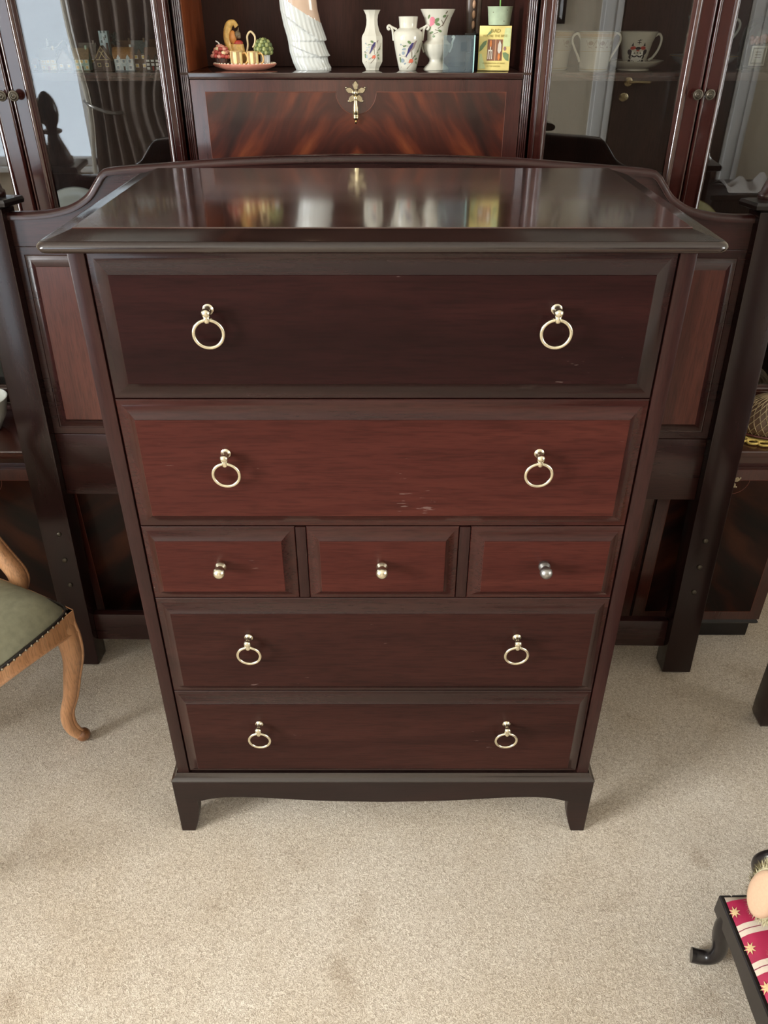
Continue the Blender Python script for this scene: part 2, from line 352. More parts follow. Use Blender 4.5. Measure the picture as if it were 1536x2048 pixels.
wall_with_hole('wall_back', WALL, 'x', YB - 0.1, YB, XL, XR, [(-2.96, -1.87, 0.47, 2.12)])
wall_with_hole('wall_left', WALLP, 'y', XL - 0.1, XL, YB, YF, [(-2.45, -1.05, 0.8, 2.1)])
wall_with_hole('wall_right', WALLP, 'y', XR, XR + 0.1, YB, YF, [(-2.45, -0.75, 0.8, 2.1)])
def window(name, axis, c, s0, s1, z0, z1, sign, nbar):
    m = MB(); t = 0.05
    def b(a0, a1, q0, q1, d=0.03):
        if axis == 'x': m.box(a0, a1, c - d, c + d, q0, q1)
        else: m.box(c - d, c + d, a0, a1, q0, q1)
    b(s0, s0 + t, z0, z1); b(s1 - t, s1, z0, z1); b(s0, s1, z0, z0 + t); b(s0, s1, z1 - t, z1)
    for k in range(1, nbar + 1):
        x = s0 + (s1 - s0) * k / (nbar + 1); b(x - 0.025, x + 0.025, z0, z1)
    fr = struct(m.build(name, WHITE, bevel=0.004))
    g = MB()
    if axis == 'x': g.box(s0, s1, c - 0.003, c + 0.003, z0, z1)
    else: g.box(c - 0.003, c + 0.003, s0, s1, z0, z1)
    g.build('glass_pane', WGLASS, fr, smooth=0)
    q = MB()
    if axis == 'x': q.box(s0 - 0.04, s1 + 0.04, YB - 0.02, YB + 0.06, z0 - 0.03, z0)
    else:
        xa = sorted((c, c + sign * 0.14)); q.box(xa[0], xa[1], s0 - 0.04, s1 + 0.04, z0 - 0.03, z0)
    q.build('window_sill', WHITE, fr, bevel=0.004)
window('window_1', 'x', YB - 0.06, -2.96, -1.87, 0.47, 2.12, 1, 0)
window('window_2', 'y', XL - 0.05, -2.45, -1.05, 0.8, 2.1, 1, 1)
window('window_3', 'y', XR + 0.05, -2.45, -0.75, 0.8, 2.1, -1, 1)
# door with its white frame, in the back wall
dr = struct(MB().box(1.44, 2.18, YB, YB + 0.03, 0.005, 2.03).build('door_1', DOORW, bevel=0.003))
for (a, b_, c_, d_) in ((1.53, 1.78, 1.15, 1.92), (1.84, 2.09, 1.15, 1.92), (1.53, 1.78, 0.2, 1.0), (1.84, 2.09, 0.2, 1.0)):
    MB().loops(a, b_, c_, d_, [(0, YB + 0.03), (0.02, YB + 0.036), (0.03, YB + 0.036)]).build('door_panel', DOORW, dr)
h = MB(); h.lathe([(0.026, 0), (0.026, 0.008), (0.011, 0.012), (0.011, 0.045)], (1.515, YB + 0.03, 0.96), 20, 'y')
h.tube([(1.515, YB + 0.072, 0.96), (1.56, YB + 0.074, 0.962), (1.64, YB + 0.07, 0.958)], 0.009, 10)
h.build('door_handle', BRASS, dr)
MB().lathe([(0.024, 0), (0.024, 0.006), (0.02, 0.008)], (1.50, YB + 0.03, 0.875), 20, 'y', sx=1.2).build('lock_escutcheon', BRASS, dr)
def arch(name, x0, x1, top):
    m = MB()
    for a, b_ in ((x0 - 0.13, x0), (x1, x1 + 0.13)):
        m.box(a, b_, YB, YB + 0.022, 0, top + 0.13); m.box(a + 0.02, b_ - 0.055, YB, YB + 0.034, 0, top + 0.11); m.box(a + 0.09, b_ - 0.015, YB, YB + 0.03, 0, top + 0.08)
    m.box(x0 - 0.13, x1 + 0.13, YB, YB + 0.022, top, top + 0.13)
    return struct(m.build(name, WHITE, bevel=0.004))
arch('trim_1', 1.43, 2.19, 2.04)
for nm, a in (('baseboard_back', (-1.2, 1.28, YB, YB + 0.018)), ('baseboard_left', (XL, XL + 0.018, YB, YF)), ('baseboard_right', (XR - 0.018, XR, YB, YF))):
    struct(MB().box(a[0], a[1], a[2], a[3], 0, 0.12).build(nm, WHITE, bevel=0.004))
# picture beside the door (seen only as a reflection)
t = wthing('picture_frame', 'dark framed picture reflected in the right cabinet glass beside the mugs', 'picture', (0.86, YB, 1.27))
MB().loops(0.62, 1.085, 1.265, 1.85, [(0, YB), (0, YB + 0.02), (0.02, YB + 0.024), (0.035, YB + 0.012)], cap1=False).build('frame', BLACKW, t)
MB().box(0.65, 1.055, YB + 0.001, YB + 0.012, 1.295, 1.82).build('print', flat('print_dark_olive', (70, 68, 58)), t)
# curtain by the window
t = wthing('curtain', 'taupe full-length curtain with tieback reflected in the left cabinet glass', 'curtain', (-1.55, YB + 0.1, 0.02))
m = MB(); cols = []
nx = 90
for i in range(nx + 1):
    u = i / nx; x = -1.86 + 0.62 * u; col = []
    for j in range(25):
        w = j / 24; z = 0.03 + 2.12 * w
        pinch = math.exp(-((z - 0.83) / 0.28) ** 2)
        y = YB + 0.12 + 0.035 * math.sin(u * 2 * PI * 7 + 0.5 * math.sin(z * 3)) * (1 - 0.55 * pinch) + 0.008 * math.sin(u * 50)
        col.append(m.v((x + (0.04 - 0.18 * u) * pinch + 0.02 * (1 - w), y, z)))
    cols.append(col)
for A, B in zip(cols, cols[1:]):
    for j in range(24): m.f([A[j], B[j], B[j + 1], A[j + 1]])
m.build('drape', CURT, t, smooth=60)
m = MB(); m.tube([(-1.86 + 0.045 * math.exp(-((z - 0.83) / 0.28) ** 2), YB + 0.16, z) for z in [0.03 + 0.1 * k for k in range(22)]], 0.014, 8); m.build('lit_edge', CURT_LIT, t)  # pale tube stands in for light caught on the curtain's edge
m = MB(); m.tube(catmull([(-1.85, YB + 0.12, 0.86), (-1.80, YB + 0.19, 0.845), (-1.74, YB + 0.20, 0.82), (-1.66, YB + 0.18, 0.80), (-1.60, YB + 0.02, 0.80)], 6), 0.010, 8); m.build('tieback', PEWTER, t)
bx('curtain_rail', WHITE, t, -3.0, -1.15, YB + 0.06, YB + 0.12, 2.15, 2.19)
# blanket box with a folded throw, reflected in the far right glass
t = wthing('blanket_box', 'dark wooden blanket box reflected low in the right cabinet glass', 'chest', (2.45, -2.55, 0))
bx('body', BLACKW, t, 1.92, 2.9, -2.86, -2.4, 0.04, 0.40, 0.004); bx('lid', BLACKW, t, 1.90, 2.92, -2.88, -2.38, 0.402, 0.43, 0.006)
for x in (1.96, 2.84):
    for y in (-2.82, -2.45): bx('foot', BLACKW, t, x - 0.03, x + 0.03, y - 0.03, y + 0.03, 0, 0.039, 0.004)
t = wthing('folded_throw', 'crumpled pale grey throw on the dark blanket box, seen reflected', 'throw', (2.2, -2.55, 0.431))
m = MB(); rows = []
for i in range(36):
    a = i / 35; row = []
    for j in range(16):
        w = j / 15
        s_ = math.sin(PI * w)
        row.append(m.v((2.02 + 0.5 * a, -2.72 + 0.3 * w, 0.433 + (0.05 + 0.035 * math.sin(a * 26 + w * 4) + 0.02 * math.sin(a * 11 - w * 7)) * s_ * (0.6 + 0.6 * a))))
    rows.append(row)
for A, B in zip(rows, rows[1:]):
    for j in range(15): m.f([A[j], B[j], B[j + 1], A[j + 1]])
m.build('cloth', flat('throw_grey', (190, 186, 184), 0.9), t, smooth=80)
#@@CHEST
# ------------------------------------------------------------------ chest of drawers
chest = wthing('chest_of_drawers', 'dark mahogany chest of seven drawers with brass ring pulls on beige carpet', 'chest of drawers', (-0.002, 0.2, 0))
CX = -0.002; HW = 0.3765; FY = 0.004; BY = 0.418
for s in (-1, 1):
    xa, xb = sorted((CX + s * 0.3555, CX + s * HW))
    bx('side_panel', CH_Z, chest, xa, xb, FY, BY, 0.158, 1.099, 0.0025)
bx('back_panel', CH_BASE, chest, CX - 0.355, CX + 0.355, BY - 0.008, BY, 0.16, 1.098, 0)
bx('dust_board', CH_BASE, chest, CX - 0.355, CX + 0.355, FY + 0.03, BY - 0.009, 0.16, 0.172, 0)
for z in (0.3680, 0.5691, 0.7027, 0.9047): bx('drawer_rail', CH_BASE, chest, CX - 0.355, CX + 0.355, FY + 0.022, FY + 0.06, z - 0.008, z + 0.008, 0)
for x0, x1 in ((-0.1300, -0.1150), (0.1110, 0.1268)): bx('divider', CH_Z, chest, x0, x1, FY, FY + 0.06, 0.5705, 0.7012, 0.001)
# moulded top
E4 = lambda k: (k, k, k, 0.0)
MB().rloops(CX - 0.402, CX + 0.402, -0.027, 0.42, [(0.020, 1.0985, 0.004), (0.009, 1.0988, 0.008), (0.0035, 1.1005, 0.012), (0.0006, 1.104, 0.014), (0.0, 1.1065, 0.014), (0.0012, 1.1095, 0.013), (0.004, 1.112, 0.011), (0.0075, 1.1132, 0.008), (0.0085, 1.1132, 0.006), (0.0350, 1.1205, 0.0004), (0.0358, 1.1195, 0.0004)]).build('top_moulding', CH_EDGE, chest, smooth=40)
MB().loops(CX - 0.3655, CX + 0.3655, 0.0095, 0.4195, [(0, 1.1197), (0, 1.1216), (0.0006, 1.1221)], 'xy').build('top_board', CH_TOP, chest, smooth=30)
# plinth with shaped apron
def half_apron(x0, xc, zb=0.1445):
    pts = [(x0, 0.0), (x0 + 0.0255, 0.0)]
    pts += [(x0 + 0.0255 + 0.0165 * (1 - (1 - k / 6) ** 2), 0.087 * k / 6) for k in range(1, 7)]
    for p in catmull([(x0 + 0.043, 0.0875, 0), (x0 + 0.075, 0.0965, 0), (x0 + 0.11, 0.1, 0), (x0 + 0.16, 0.0985, 0), (x0 + 0.27, 0.0895, 0), (xc, 0.0858, 0)], 5): pts.append((p.x, p.y))
    return pts
L = half_apron(CX - 0.3885, CX)
full = L + [(2 * CX - x, z) for x, z in L[::-1][1:]] + [(CX + 0.3885, 0.1430), (CX - 0.3885, 0.1430)]
MB().prism(full, -0.005, 0.016).build('plinth_front', CH_BASE, chest, smooth=30, bevel=0.0012, seg=1)
sp = [(-0.004, 0), (0.032, 0), (0.040, 0.05), (0.055, 0.085), (0.10, 0.1), (0.33, 0.1), (0.375, 0.085), (0.39, 0.05), (0.398, 0), (0.42, 0), (0.42, 0.143), (-0.004, 0.143)]
for s in (-1, 1):
    xa, xb = sorted((CX + s * 0.3685, CX + s * 0.3882))
    MB().prism([(max(p[0], 0.0165), p[1]) if False else p for p in sp], xa, xb, 'yz').build('plinth_side', CH_BASE, chest, smooth=30)
MB().loops(CX - 0.3888, CX + 0.3888, -0.0055, 0.4205, [(E4(0.0012), 0.1432), (E4(0), 0.1440), (E4(0), 0.1455), (E4(0.0045), 0.1495), (E4(0.0085), 0.1550), (E4(0.0095), 0.1580), (E4(0.016), 0.1582)], 'xy').build('plinth_moulding', CH_EDGE, chest, smooth=40)
# drawers
ring_proto = None
def fielded(x0, x1, z0, z1, w, d, name, mat, parent, y0=FY, back=0.02, pmat=None):
    prof = [(0, y0 + back), (0, y0 + 0.0012), (0.0012, y0)]
    for k in range(1, 9):
        u = k / 8; prof.append((0.0012 + (w - 0.0012) * u, y0 - d * (0.30 * u + 0.70 * u * u)))
    if pmat is None:
        prof += [(w + 0.0002, y0 - d - 0.0009), (w + 0.0006, y0 - d - 0.001)]
        return MB().loops(x0, x1, z0, z1, prof).build(name, mat, parent, smooth=22)
    f = MB().loops(x0, x1, z0, z1, prof).build(name, mat, parent, smooth=22)
    MB().loops(x0 + w, x1 - w, z0 + w, z1 - w, [(0, y0 - d + 0.0002), (0, y0 - d - 0.0009), (0.0005, y0 - d - 0.0013)]).build('fielded_panel', pmat, f, smooth=22)
    return f
def pull(x, z, y, parent, mat, swing=0.0):
    m = MB()
    m.lathe([(0.0068, 0.0005), (0.0068, -0.001), (0.0045, -0.0025), (0.0034, -0.006), (0.0034, -0.010), (0.0050, -0.0125), (0.0058, -0.0150), (0.0052, -0.018), (0.0030, -0.0198), (0.0004, -0.0205)], (x, y, z), 18, 'y')
    m.lathe([(0.0034, -0.0078), (0.0042, -0.006), (0.0042, 0.000), (0.0036, 0.001)], (x, y - 0.0148, z - 0.004), 14, 'z')
    m.build('pull_post', mat, parent, smooth=50)
    Rr = 0.0180; cz = z - 0.0085 - Rr; ps = []
    for k in range(44):
        a = 2 * PI * k / 44
        px, pz = Rr * math.sin(a), Rr * math.cos(a)
        tilt = 0.10
        ps.append((x + px * math.cos(swing), y - 0.0148 + (Rr - pz) * tilt * 0.6 + px * math.sin(swing), cz + pz))
    MB().tube(ps, 0.0024, 10, closed=True, up=(0, 1, 0)).build('pull_ring', mat, parent, smooth=80)
G = 0.0008
XA, XB = CX - 0.3543, CX + 0.3543
drawers = [(0.9047, 1.0972, 0.0255, 1.0295, CH_D1, 'deep dark top drawer front'), (0.7027, 0.9047, 0.0245, 0.8300, CH_MID, 'redder drawer front, second down'),
           (0.3680, 0.5691, 0.0225, 0.4985, CH_X, 'drawer front below the three small drawers'), (0.1640, 0.3680, 0.0200, 0.3010, CH_X, 'bottom drawer front just above the base')]
for i, (z0, z1, w, pz, mt, lb) in enumerate(drawers):
    d = fielded(XA + G, XB - G, z0 + G, z1 - G, w, 0.0105, 'drawer', {CH_MID: CH_FRR, CH_X: CH_FRB}.get(mt, CH_FR), chest, pmat=mt)
    d['label'] = lb
    for s, sw in ((-1, 0.12), (1, -0.10)): pull(CX + s * 0.2130, pz, FY - 0.0117, d, PALEBR, sw if i == 0 else 0.0)
for (xa, xb, kx) in ((XA, -0.1300, -0.2425), (-0.1150, 0.1110, -0.003), (0.1268, XB, 0.2385)):
    d = fielded(xa + G, xb - G, 0.5691 + G, 0.7027 - G, 0.0195, 0.0090, 'drawer', CH_FRR, chest, pmat=CH_MID)
    m = MB(); y = FY - 0.0102
    m.lathe([(0.0070, 0.0008), (0.0080, -0.001), (0.0088, -0.0045), (0.0085, -0.0075), (0.0058, -0.0105), (0.0054, -0.012), (0.0076, -0.0145), (0.0092, -0.0185), (0.0092, -0.0215), (0.0078, -0.0255), (0.0045, -0.0282), (0.0004, -0.0292)], (kx, y, 0.6405), 24, 'y')
    m.build('knob', PEWTER if kx > 0.2 else PALEBR, d, smooth=60)

# ------------------------------------------------------------------ bed headboard leaning behind the chest
hb = thing('bed_headboard', 'mahogany double bed headboard with arched top leaning behind the chest', 'headboard', (-0.012, 0.434, 0.0045), (R(-4.62), 0, R(-1.05)))
PX = 0.7105; PWd = 0.0335
for s in (-1, 1):
    x = s * PX
    p = bx('post', HB_Z, hb, x - PWd, x + PWd, 0, 0.053, 0, 1.035, 0.003)
    MB().loops(x - PWd, x + PWd, 0, 0.053, [(0, 1.0352), (-0.014, 1.040), (-0.015, 1.046), (-0.013, 1.051), (-0.004, 1.053)], 'xy').build('post_cap', BLACKW, p, smooth=30)
    MB().lathe([(0.030, 1.0531), (0.031, 1.056), (0.031, 1.063), (0.027, 1.066), (0.0265, 1.070), (0.022, 1.082), (0.0165, 1.095), (0.013, 1.107), (0.0125, 1.111), (0.019, 1.114), (0.0215, 1.117), (0.019, 1.120), (0.012, 1.122), (0.0125, 1.127), (0.018, 1.136), (0.0215, 1.150), (0.0215, 1.162), (0.018, 1.176), (0.012, 1.187), (0.005, 1.1935), (0.0005, 1.195)], (x, 0.029, 0), 28).build('finial', wood('finial_wood_%d' % (s + 1), (0.02, 0.008, 0.007), (0.035, 0.012, 0.009), (0.05, 0.018, 0.013), 'z', 0.25, 0.7, 0.1), p, smooth=60)
    for z in (0.363, 0.296, 0.230):
        MB().lathe([(0.0058, 0.0005), (0.0058, -0.0015), (0.004, -0.0032), (0.0004, -0.0042)], (x - s * 0.004 + 0.003, 0, z), 14, 'y').build('bolt', BRONZE, p, smooth=60)
ax = [(-0.677, 1.0250), (-0.640, 1.0255), (-0.600, 1.029), (-0.560, 1.0385), (-0.528, 1.0560), (-0.508, 1.0790), (-0.494, 1.0945), (-0.470, 1.1015), (-0.360, 1.1095), (-0.245, 1.1172), (-0.12, 1.1215), (0, 1.1228)]
ax = ax + [(-a, b) for a, b in ax[::-1][1:]]
arc = catmull([(a, 0, b) for a, b in ax], 6)
m = MB(); poly = [(p.x, p.z - 0.008) for p in arc] + [(0.677, 0.9675), (-0.677, 0.9675)]
m.prism(poly[::-1], 0.022, 0.044); m.build('top_rail', HB, hb, smooth=30)
m = MB(); prs = []
sec = [(0.016, -0.011), (0.0155, -0.004), (0.018, 0.0), (0.024, 0.002), (0.042, 0.002), (0.048, 0.0), (0.050, -0.004), (0.0495, -0.011)]
rings = []
for i, p in enumerate(arc):
    a_, b_ = arc[max(i - 1, 0)], arc[min(i + 1, len(arc) - 1)]
    tx = (b_ - a_).normalized(); nrm = Vector((-tx.z, 0, tx.x))
    rings.append([m.v((p.x + nrm.x * h_, y_, p.z + nrm.z * h_)) for y_, h_ in sec])
for A, B in zip(rings, rings[1:]):
    for k in range(len(sec)): m.f([A[k], A[(k + 1) % len(sec)], B[(k + 1) % len(sec)], B[k]])
m.f(rings[0][::-1]); m.f(rings[-1])
m.build('capping', HB, hb, smooth=50)
pr = [(0, 0.044), (0, 0.0225), (0.001, 0.0220), (0.014, 0.0220), (0.015, 0.0232), (0.0165, 0.0236), (0.022, 0.0225), (0.028, 0.0195), (0.034, 0.0155)]
ring_in = 0.0345
MB().loops(-0.677, 0.677, 0.5925, 0.9665, pr + [(ring_in, 0.0150)], cap1=False).build('panel_frame', HB, hb, smooth=22)
MB().loops(-0.677 + 0.0346, 0.677 - 0.0346, 0.5925 + 0.0346, 0.9665 - 0.0346, [(0, 0.03), (0, 0.0142), (0.0006, 0.0138)]).build('raised_panel', HB_PANEL, hb, smooth=22)
bx('middle_rail', HB, hb, -0.677, 0.677, 0.0215, 0.044, 0.4520, 0.5915, 0.0015)
bx('lower_rail', HB, hb, -0.677, 0.677, 0.0225, 0.044, 0.0600, 0.1320, 0.002)
#@@CAB
# ------------------------------------------------------------------ wall unit: bureau between two display cabinets
UY = 0.753; LY = 0.553; CBK = 1.045; NB = 0.945
CC = -0.0535
def drop_pull(x, y, z, parent, sc=1.0, only_plate=None):
    m = MB()
    for k in range(5):
        a = PI / 2 + 2 * PI * k / 5
        c_, s_ = math.cos(a), math.sin(a)
        pts = []
        for (r_, w_) in ((0.004, 0.0), (0.008, 0.0042), (0.0135, 0.0058), (0.0175, 0.0035), (0.0205, 0.0)): pts.append((r_, w_))
        outline = pts + [(r_, -w_) for r_, w_ in pts[::-1][1:-1]]
        va = [m.v((x + sc * (c_ * r_ - s_ * w_), y, z + sc * (s_ * r_ + c_ * w_))) for r_, w_ in outline]
        vb = [m.v((x + sc * (c_ * r_ * 0.96 - s_ * w_ * 0.8), y - 0.0022 * sc, z + sc * (s_ * r_ * 0.96 + c_ * w_ * 0.8))) for r_, w_ in outline]
        n_ = len(outline); m.f(va[::-1]); m.f(vb)
        for i in range(n_): m.f([va[i], va[(i + 1) % n_], vb[(i + 1) % n_], vb[i]])
    for k in range(5):
        a = PI / 2 + 2 * PI * (k + (-0.10 if k in (1, 2) else 0.10)) / 5
        if k: m.ball((x + 0.0198 * sc * math.cos(a), y - 0.0015, z + 0.0198 * sc * math.sin(a)), 0.0021 * sc, 8)
    m.lathe([(0.0068, 0), (0.0066, -0.003), (0.005, -0.006), (0.0028, -0.008), (0.0003, -0.0088)], (x, y - 0.001, z), 16, 'y')
    m.build('rosette_plate', ANTBR, parent, smooth=50)
    m = MB()
    m.lathe([(0.0006, -0.0535 * sc), (0.0026 * sc, -0.052 * sc), (0.0028 * sc, -0.0495 * sc), (0.0012 * sc, -0.048 * sc), (0.0048 * sc, -0.0455 * sc), (0.0056 * sc, -0.042 * sc), (0.0050 * sc, -0.0405 * sc), (0.0057 * sc, -0.039 * sc), (0.0050 * sc, -0.0375 * sc), (0.0057 * sc, -0.036 * sc), (0.0050 * sc, -0.027 * sc), (0.0036 * sc, -0.016 * sc), (0.0032 * sc, -0.011 * sc), (0.0042 * sc, -0.0075 * sc), (0.0030 * sc, -0.005 * sc), (0.0006, -0.0045 * sc)], (x, y - 0.0085, z), 16)
    m.build('drop_handle', BRASS, parent, smooth=50)

bur = wthing('bureau_cabinet', 'mahogany bureau with brass drop handle and open ornament niche, in middle of wall unit', 'bureau', (CC, 0.8, 0))
BX0, BX1 = CC - 0.3345, CC + 0.3345
IX0, IX1 = -0.3715, 0.2645
for s, xa, xb in ((-1, BX0, IX0 - 0.0002), (1, IX1 + 0.0002, BX1)):
    bx('side_panel', CAB, bur, xa, xb, UY + 0.001, CBK, 0.535, 2.08, 0)
MB().box(IX0, IX0 + 0.0015, UY + 0.004, NB, 1.2375, 2.05).build('niche_side', CAB_LIT, bur, smooth=0)['label'] = 'orange-brown inner side of the niche with direct light painted in'
MB().box(IX1 - 0.0015, IX1, UY + 0.004, NB, 1.2375, 2.05).build('niche_side', CAB_X, bur, smooth=0)
bx('niche_back', CAB_D, bur, IX0 + 0.001, IX1 - 0.001, NB, NB + 0.008, 1.2375, 2.05, 0)
bx('cornice', CAB_X, bur, BX0, BX1, UY - 0.02, CBK, 2.082, 2.13, 0.004)
bx('niche_shelf', wood('niche_shelf_polished', (0.02, 0.006, 0.005), (0.03, 0.010, 0.008), (0.045, 0.015, 0.011), 'x', 0.2, 0.7, 0.08), bur, IX0 + 0.0005, IX1 - 0.0005, UY - 0.004, CBK - 0.02, 1.2265, 1.2370, 0.0015)
# reeded pilasters either side
for xa in (BX0 + 0.0005, IX1 + 0.0008):
    for (za, zb, yy) in ((1.2372, 2.05, 0.0), (0.56, 1.2330, 0.0012)):
        m = MB()
        for k in range(4):
            cx_ = xa + 0.0019 + k * 0.0039
            m.lathe([(0.0018, za), (0.0018, zb)], (cx_, UY - yy, 0), 10)
        m.build('reeded_pilaster', CAB, bur, smooth=60)
# fall-front writing flap with banding, stringing and flame veneer
flap = MB().box(IX0 + 0.001, IX1 - 0.001, UY, UY + 0.02, 0.865, 1.2255).build('writing_flap', CAB_BAND, bur, bevel=0.001)
fx0, fx1, fz0, fz1 = -0.3430, 0.2345, 0.895, 1.2045; rr_ = 0.0388
half = [(CC - rr_ * math.cos(a), fz1 - rr_ * math.sin(a)) for a in [PI * k / 24 for k in range(25)]]
outl = [(fx0, fz1)] + half + [(fx1, fz1), (fx1, fz0), (fx0, fz0)]
MB().prism(outl[::-1], UY - 0.0006, UY + 0.002).build('flame_veneer', FLAME, flap, smooth=0)
m = MB(); m.tube([(x_, UY - 0.0005, z_) for x_, z_ in outl], 0.0007, 6, closed=True, up=(0, 1, 0)); m.build('stringing_line', LINE, flap, smooth=80)
drop_pull(CC - 0.001, UY - 0.0002, 1.2035, flap)
for (za, zb) in ((0.70, 0.858), (0.545, 0.695)):
    d = fielded(IX0 + 0.001, IX1 - 0.001, za, zb, 0.012, 0.003, 'drawer', CAB_X, bur, y0=UY, back=0.015)
def lower_unit(par, x0, x1, ndoor, name='base'):
    bx('base_cabinet', CAB, par, x0 + 0.002, x1 - 0.002, LY + 0.003, CBK, 0.062, 0.512, 0)
    MB().loops(x0, x1, LY - 0.006, CBK, [((0.008, 0.008, 0.008, 0), 0.512), ((0.004, 0.004, 0.004, 0), 0.514), ((0.003, 0.003, 0.003, 0), 0.520), ((0, 0, 0, 0), 0.522), ((0, 0, 0, 0), 0.531), ((0.002, 0.002, 0.002, 0), 0.5334)], 'xy').build('base_top', CAB_X, par, smooth=25)
    pl = [((0.014, 0.014, 0.014, 0), 0.0), ((0.014, 0.014, 0.014, 0), 0.046), ((0.002, 0.002, 0.002, 0), 0.049), ((0.0, 0.0, 0.0, 0), 0.054), ((0.004, 0.004, 0.004, 0), 0.060), ((0.012, 0.012, 0.012, 0), 0.062)]
    MB().loops(x0, x1, LY - 0.008, CBK, pl, 'xy').build('base_plinth', BLACKW, par, smooth=25)
    w = (x1 - x0) / ndoor
    for k in range(ndoor):
        a, b_ = x0 + k * w + 0.003, x0 + (k + 1) * w - 0.003
        d = MB().box(a, b_, LY - 0.012, LY + 0.0025, 0.066, 0.4925).build('base_door', CAB_BAND, par, bevel=0.0015)
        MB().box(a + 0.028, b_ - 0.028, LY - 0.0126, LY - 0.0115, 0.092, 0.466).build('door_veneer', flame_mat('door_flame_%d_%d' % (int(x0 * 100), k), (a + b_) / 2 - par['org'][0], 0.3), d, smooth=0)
        lp = [(a + 0.028, 0.466), (b_ - 0.028, 0.466), (b_ - 0.028, 0.092), (a + 0.028, 0.092)]
        m = MB(); m.tube([(x_, LY - 0.0125, z_) for x_, z_ in lp], 0.0006, 6, closed=True, up=(0, 1, 0)); m.build('stringing_line', LINE, d)
        cxm = (a + b_) / 2
        m = MB(); m.tube([(cxm + 0.035 * math.cos(q), LY - 0.0125, 0.466 - 0.035 * math.sin(q)) for q in [PI * j / 20 for j in range(21)]], 0.0006, 6, up=(0, 1, 0)); m.build('stringing_arc', LINE, d)
        drop_pull(cxm - 0.006, LY - 0.0122, 0.464, d)
lower_unit(bur, CC - 0.3375, CC + 0.3375, 2)
bx('back_panel', CAB_D, bur, BX0, BX1, CBK - 0.012, CBK - 0.001, 0.54, 2.08, 0)

def display(side, label):
    # side -1 left, +1 right ; inner edge next to the bureau, two glazed doors
    xi = CC + side * 0.3395; xo = CC + side * 0.985; xm = CC + side * 0.657
    x0, x1 = min(xi, xo), max(xi, xo)
    par = wthing('display_cabinet', label, 'cabinet', ((x0 + x1) / 2, 0.8, 0))
    z0, z1 = 0.5345, 2.08
    for a, b_ in ((x0, x0 + 0.016), (x1 - 0.016, x1)): bx('side_panel', CAB, par, a, b_, UY + 0.001, CBK, z0, z1, 0)
    bx('back_panel', CAB_D, par, x0 + 0.016, x1 - 0.016, CBK - 0.012, CBK, z0, z1, 0)
    bx('bottom_board', CAB_X, par, x0 + 0.0165, x1 - 0.0165, UY + 0.004, CBK - 0.012, z0, 0.556, 0)
    bx('cornice', CAB_X, par, x0, x1, UY - 0.03, CBK, 2.082, 2.13, 0.004)
    for z in (1.2365, 0.800, 1.64):
        bx('shelf', CAB_X, par, x0 + 0.0165, x1 - 0.0165, UY + 0.012, CBK - 0.0125, z - 0.0145, z, 0.001)
    for (a, b_, inner) in ((min(xi, xm), max(xi, xm), 1), (min(xm, xo), max(xm, xo), 0)):
        a += 0.0015; b_ -= 0.0015
        meet_left = (abs(a - xm) < 0.01)
        wl, wr = (0.041, 0.029) if meet_left else (0.029, 0.041)
        def q(k, d=0): return (wl - k, wr - k, 0.045 - k, 0.045 - k)
        prof = [((0.0, 0.0, 0.0, 0.0), UY), ((0.0,) * 4, UY - 0.016), ((0.0015,) * 4, UY - 0.0185), ((0.004,) * 4, UY - 0.0195), ((0.006,) * 4, UY - 0.0165),
                (q(0.014), UY - 0.0165), (q(0.0125), UY - 0.0185), (q(0.010), UY - 0.0195), (q(0.007), UY - 0.0185), (q(0.004), UY - 0.0150), (q(0.0015), UY - 0.0095), (q(0.0), UY - 0.008), (q(0.0), UY)]
        m = MB(); m.loops(a, b_, 0.558, 2.078, prof, cap0=False, cap1=False)
        d = m.build('glazed_door', CAB, par, smooth=40)
        MB().box(a + wl - 0.002, b_ - wr + 0.002, UY - 0.006, UY - 0.003, 0.60, 2.036).build('glass_pane', GLASS, d, smooth=0)
        kx = xm + (0.0115 if meet_left else -0.0115)
        m = MB(); m.lathe([(0.0035, 0), (0.0035, -0.010), (0.0088, -0.012), (0.0097, -0.014), (0.0092, -0.016), (0.0074, -0.0165), (0.0066, -0.0155), (0.0054, -0.0160), (0.0046, -0.0172), (0.0036, -0.0172), (0.0030, -0.0158), (0.0014, -0.0162), (0.0003, -0.0172)], (kx, UY - 0.018, 1.2005 + (0.002 if side > 0 else 0)), 22, 'y')
        m.build('door_knob', BRONZE, d, smooth=45)
    lower_unit(par, x0, x1, 2)
    return par
dl = display(-1, 'glazed mahogany display cabinet left of the bureau, holding miniature cottages')
drr = display(1, 'glazed mahogany display cabinet right of the bureau, holding cups and mugs')
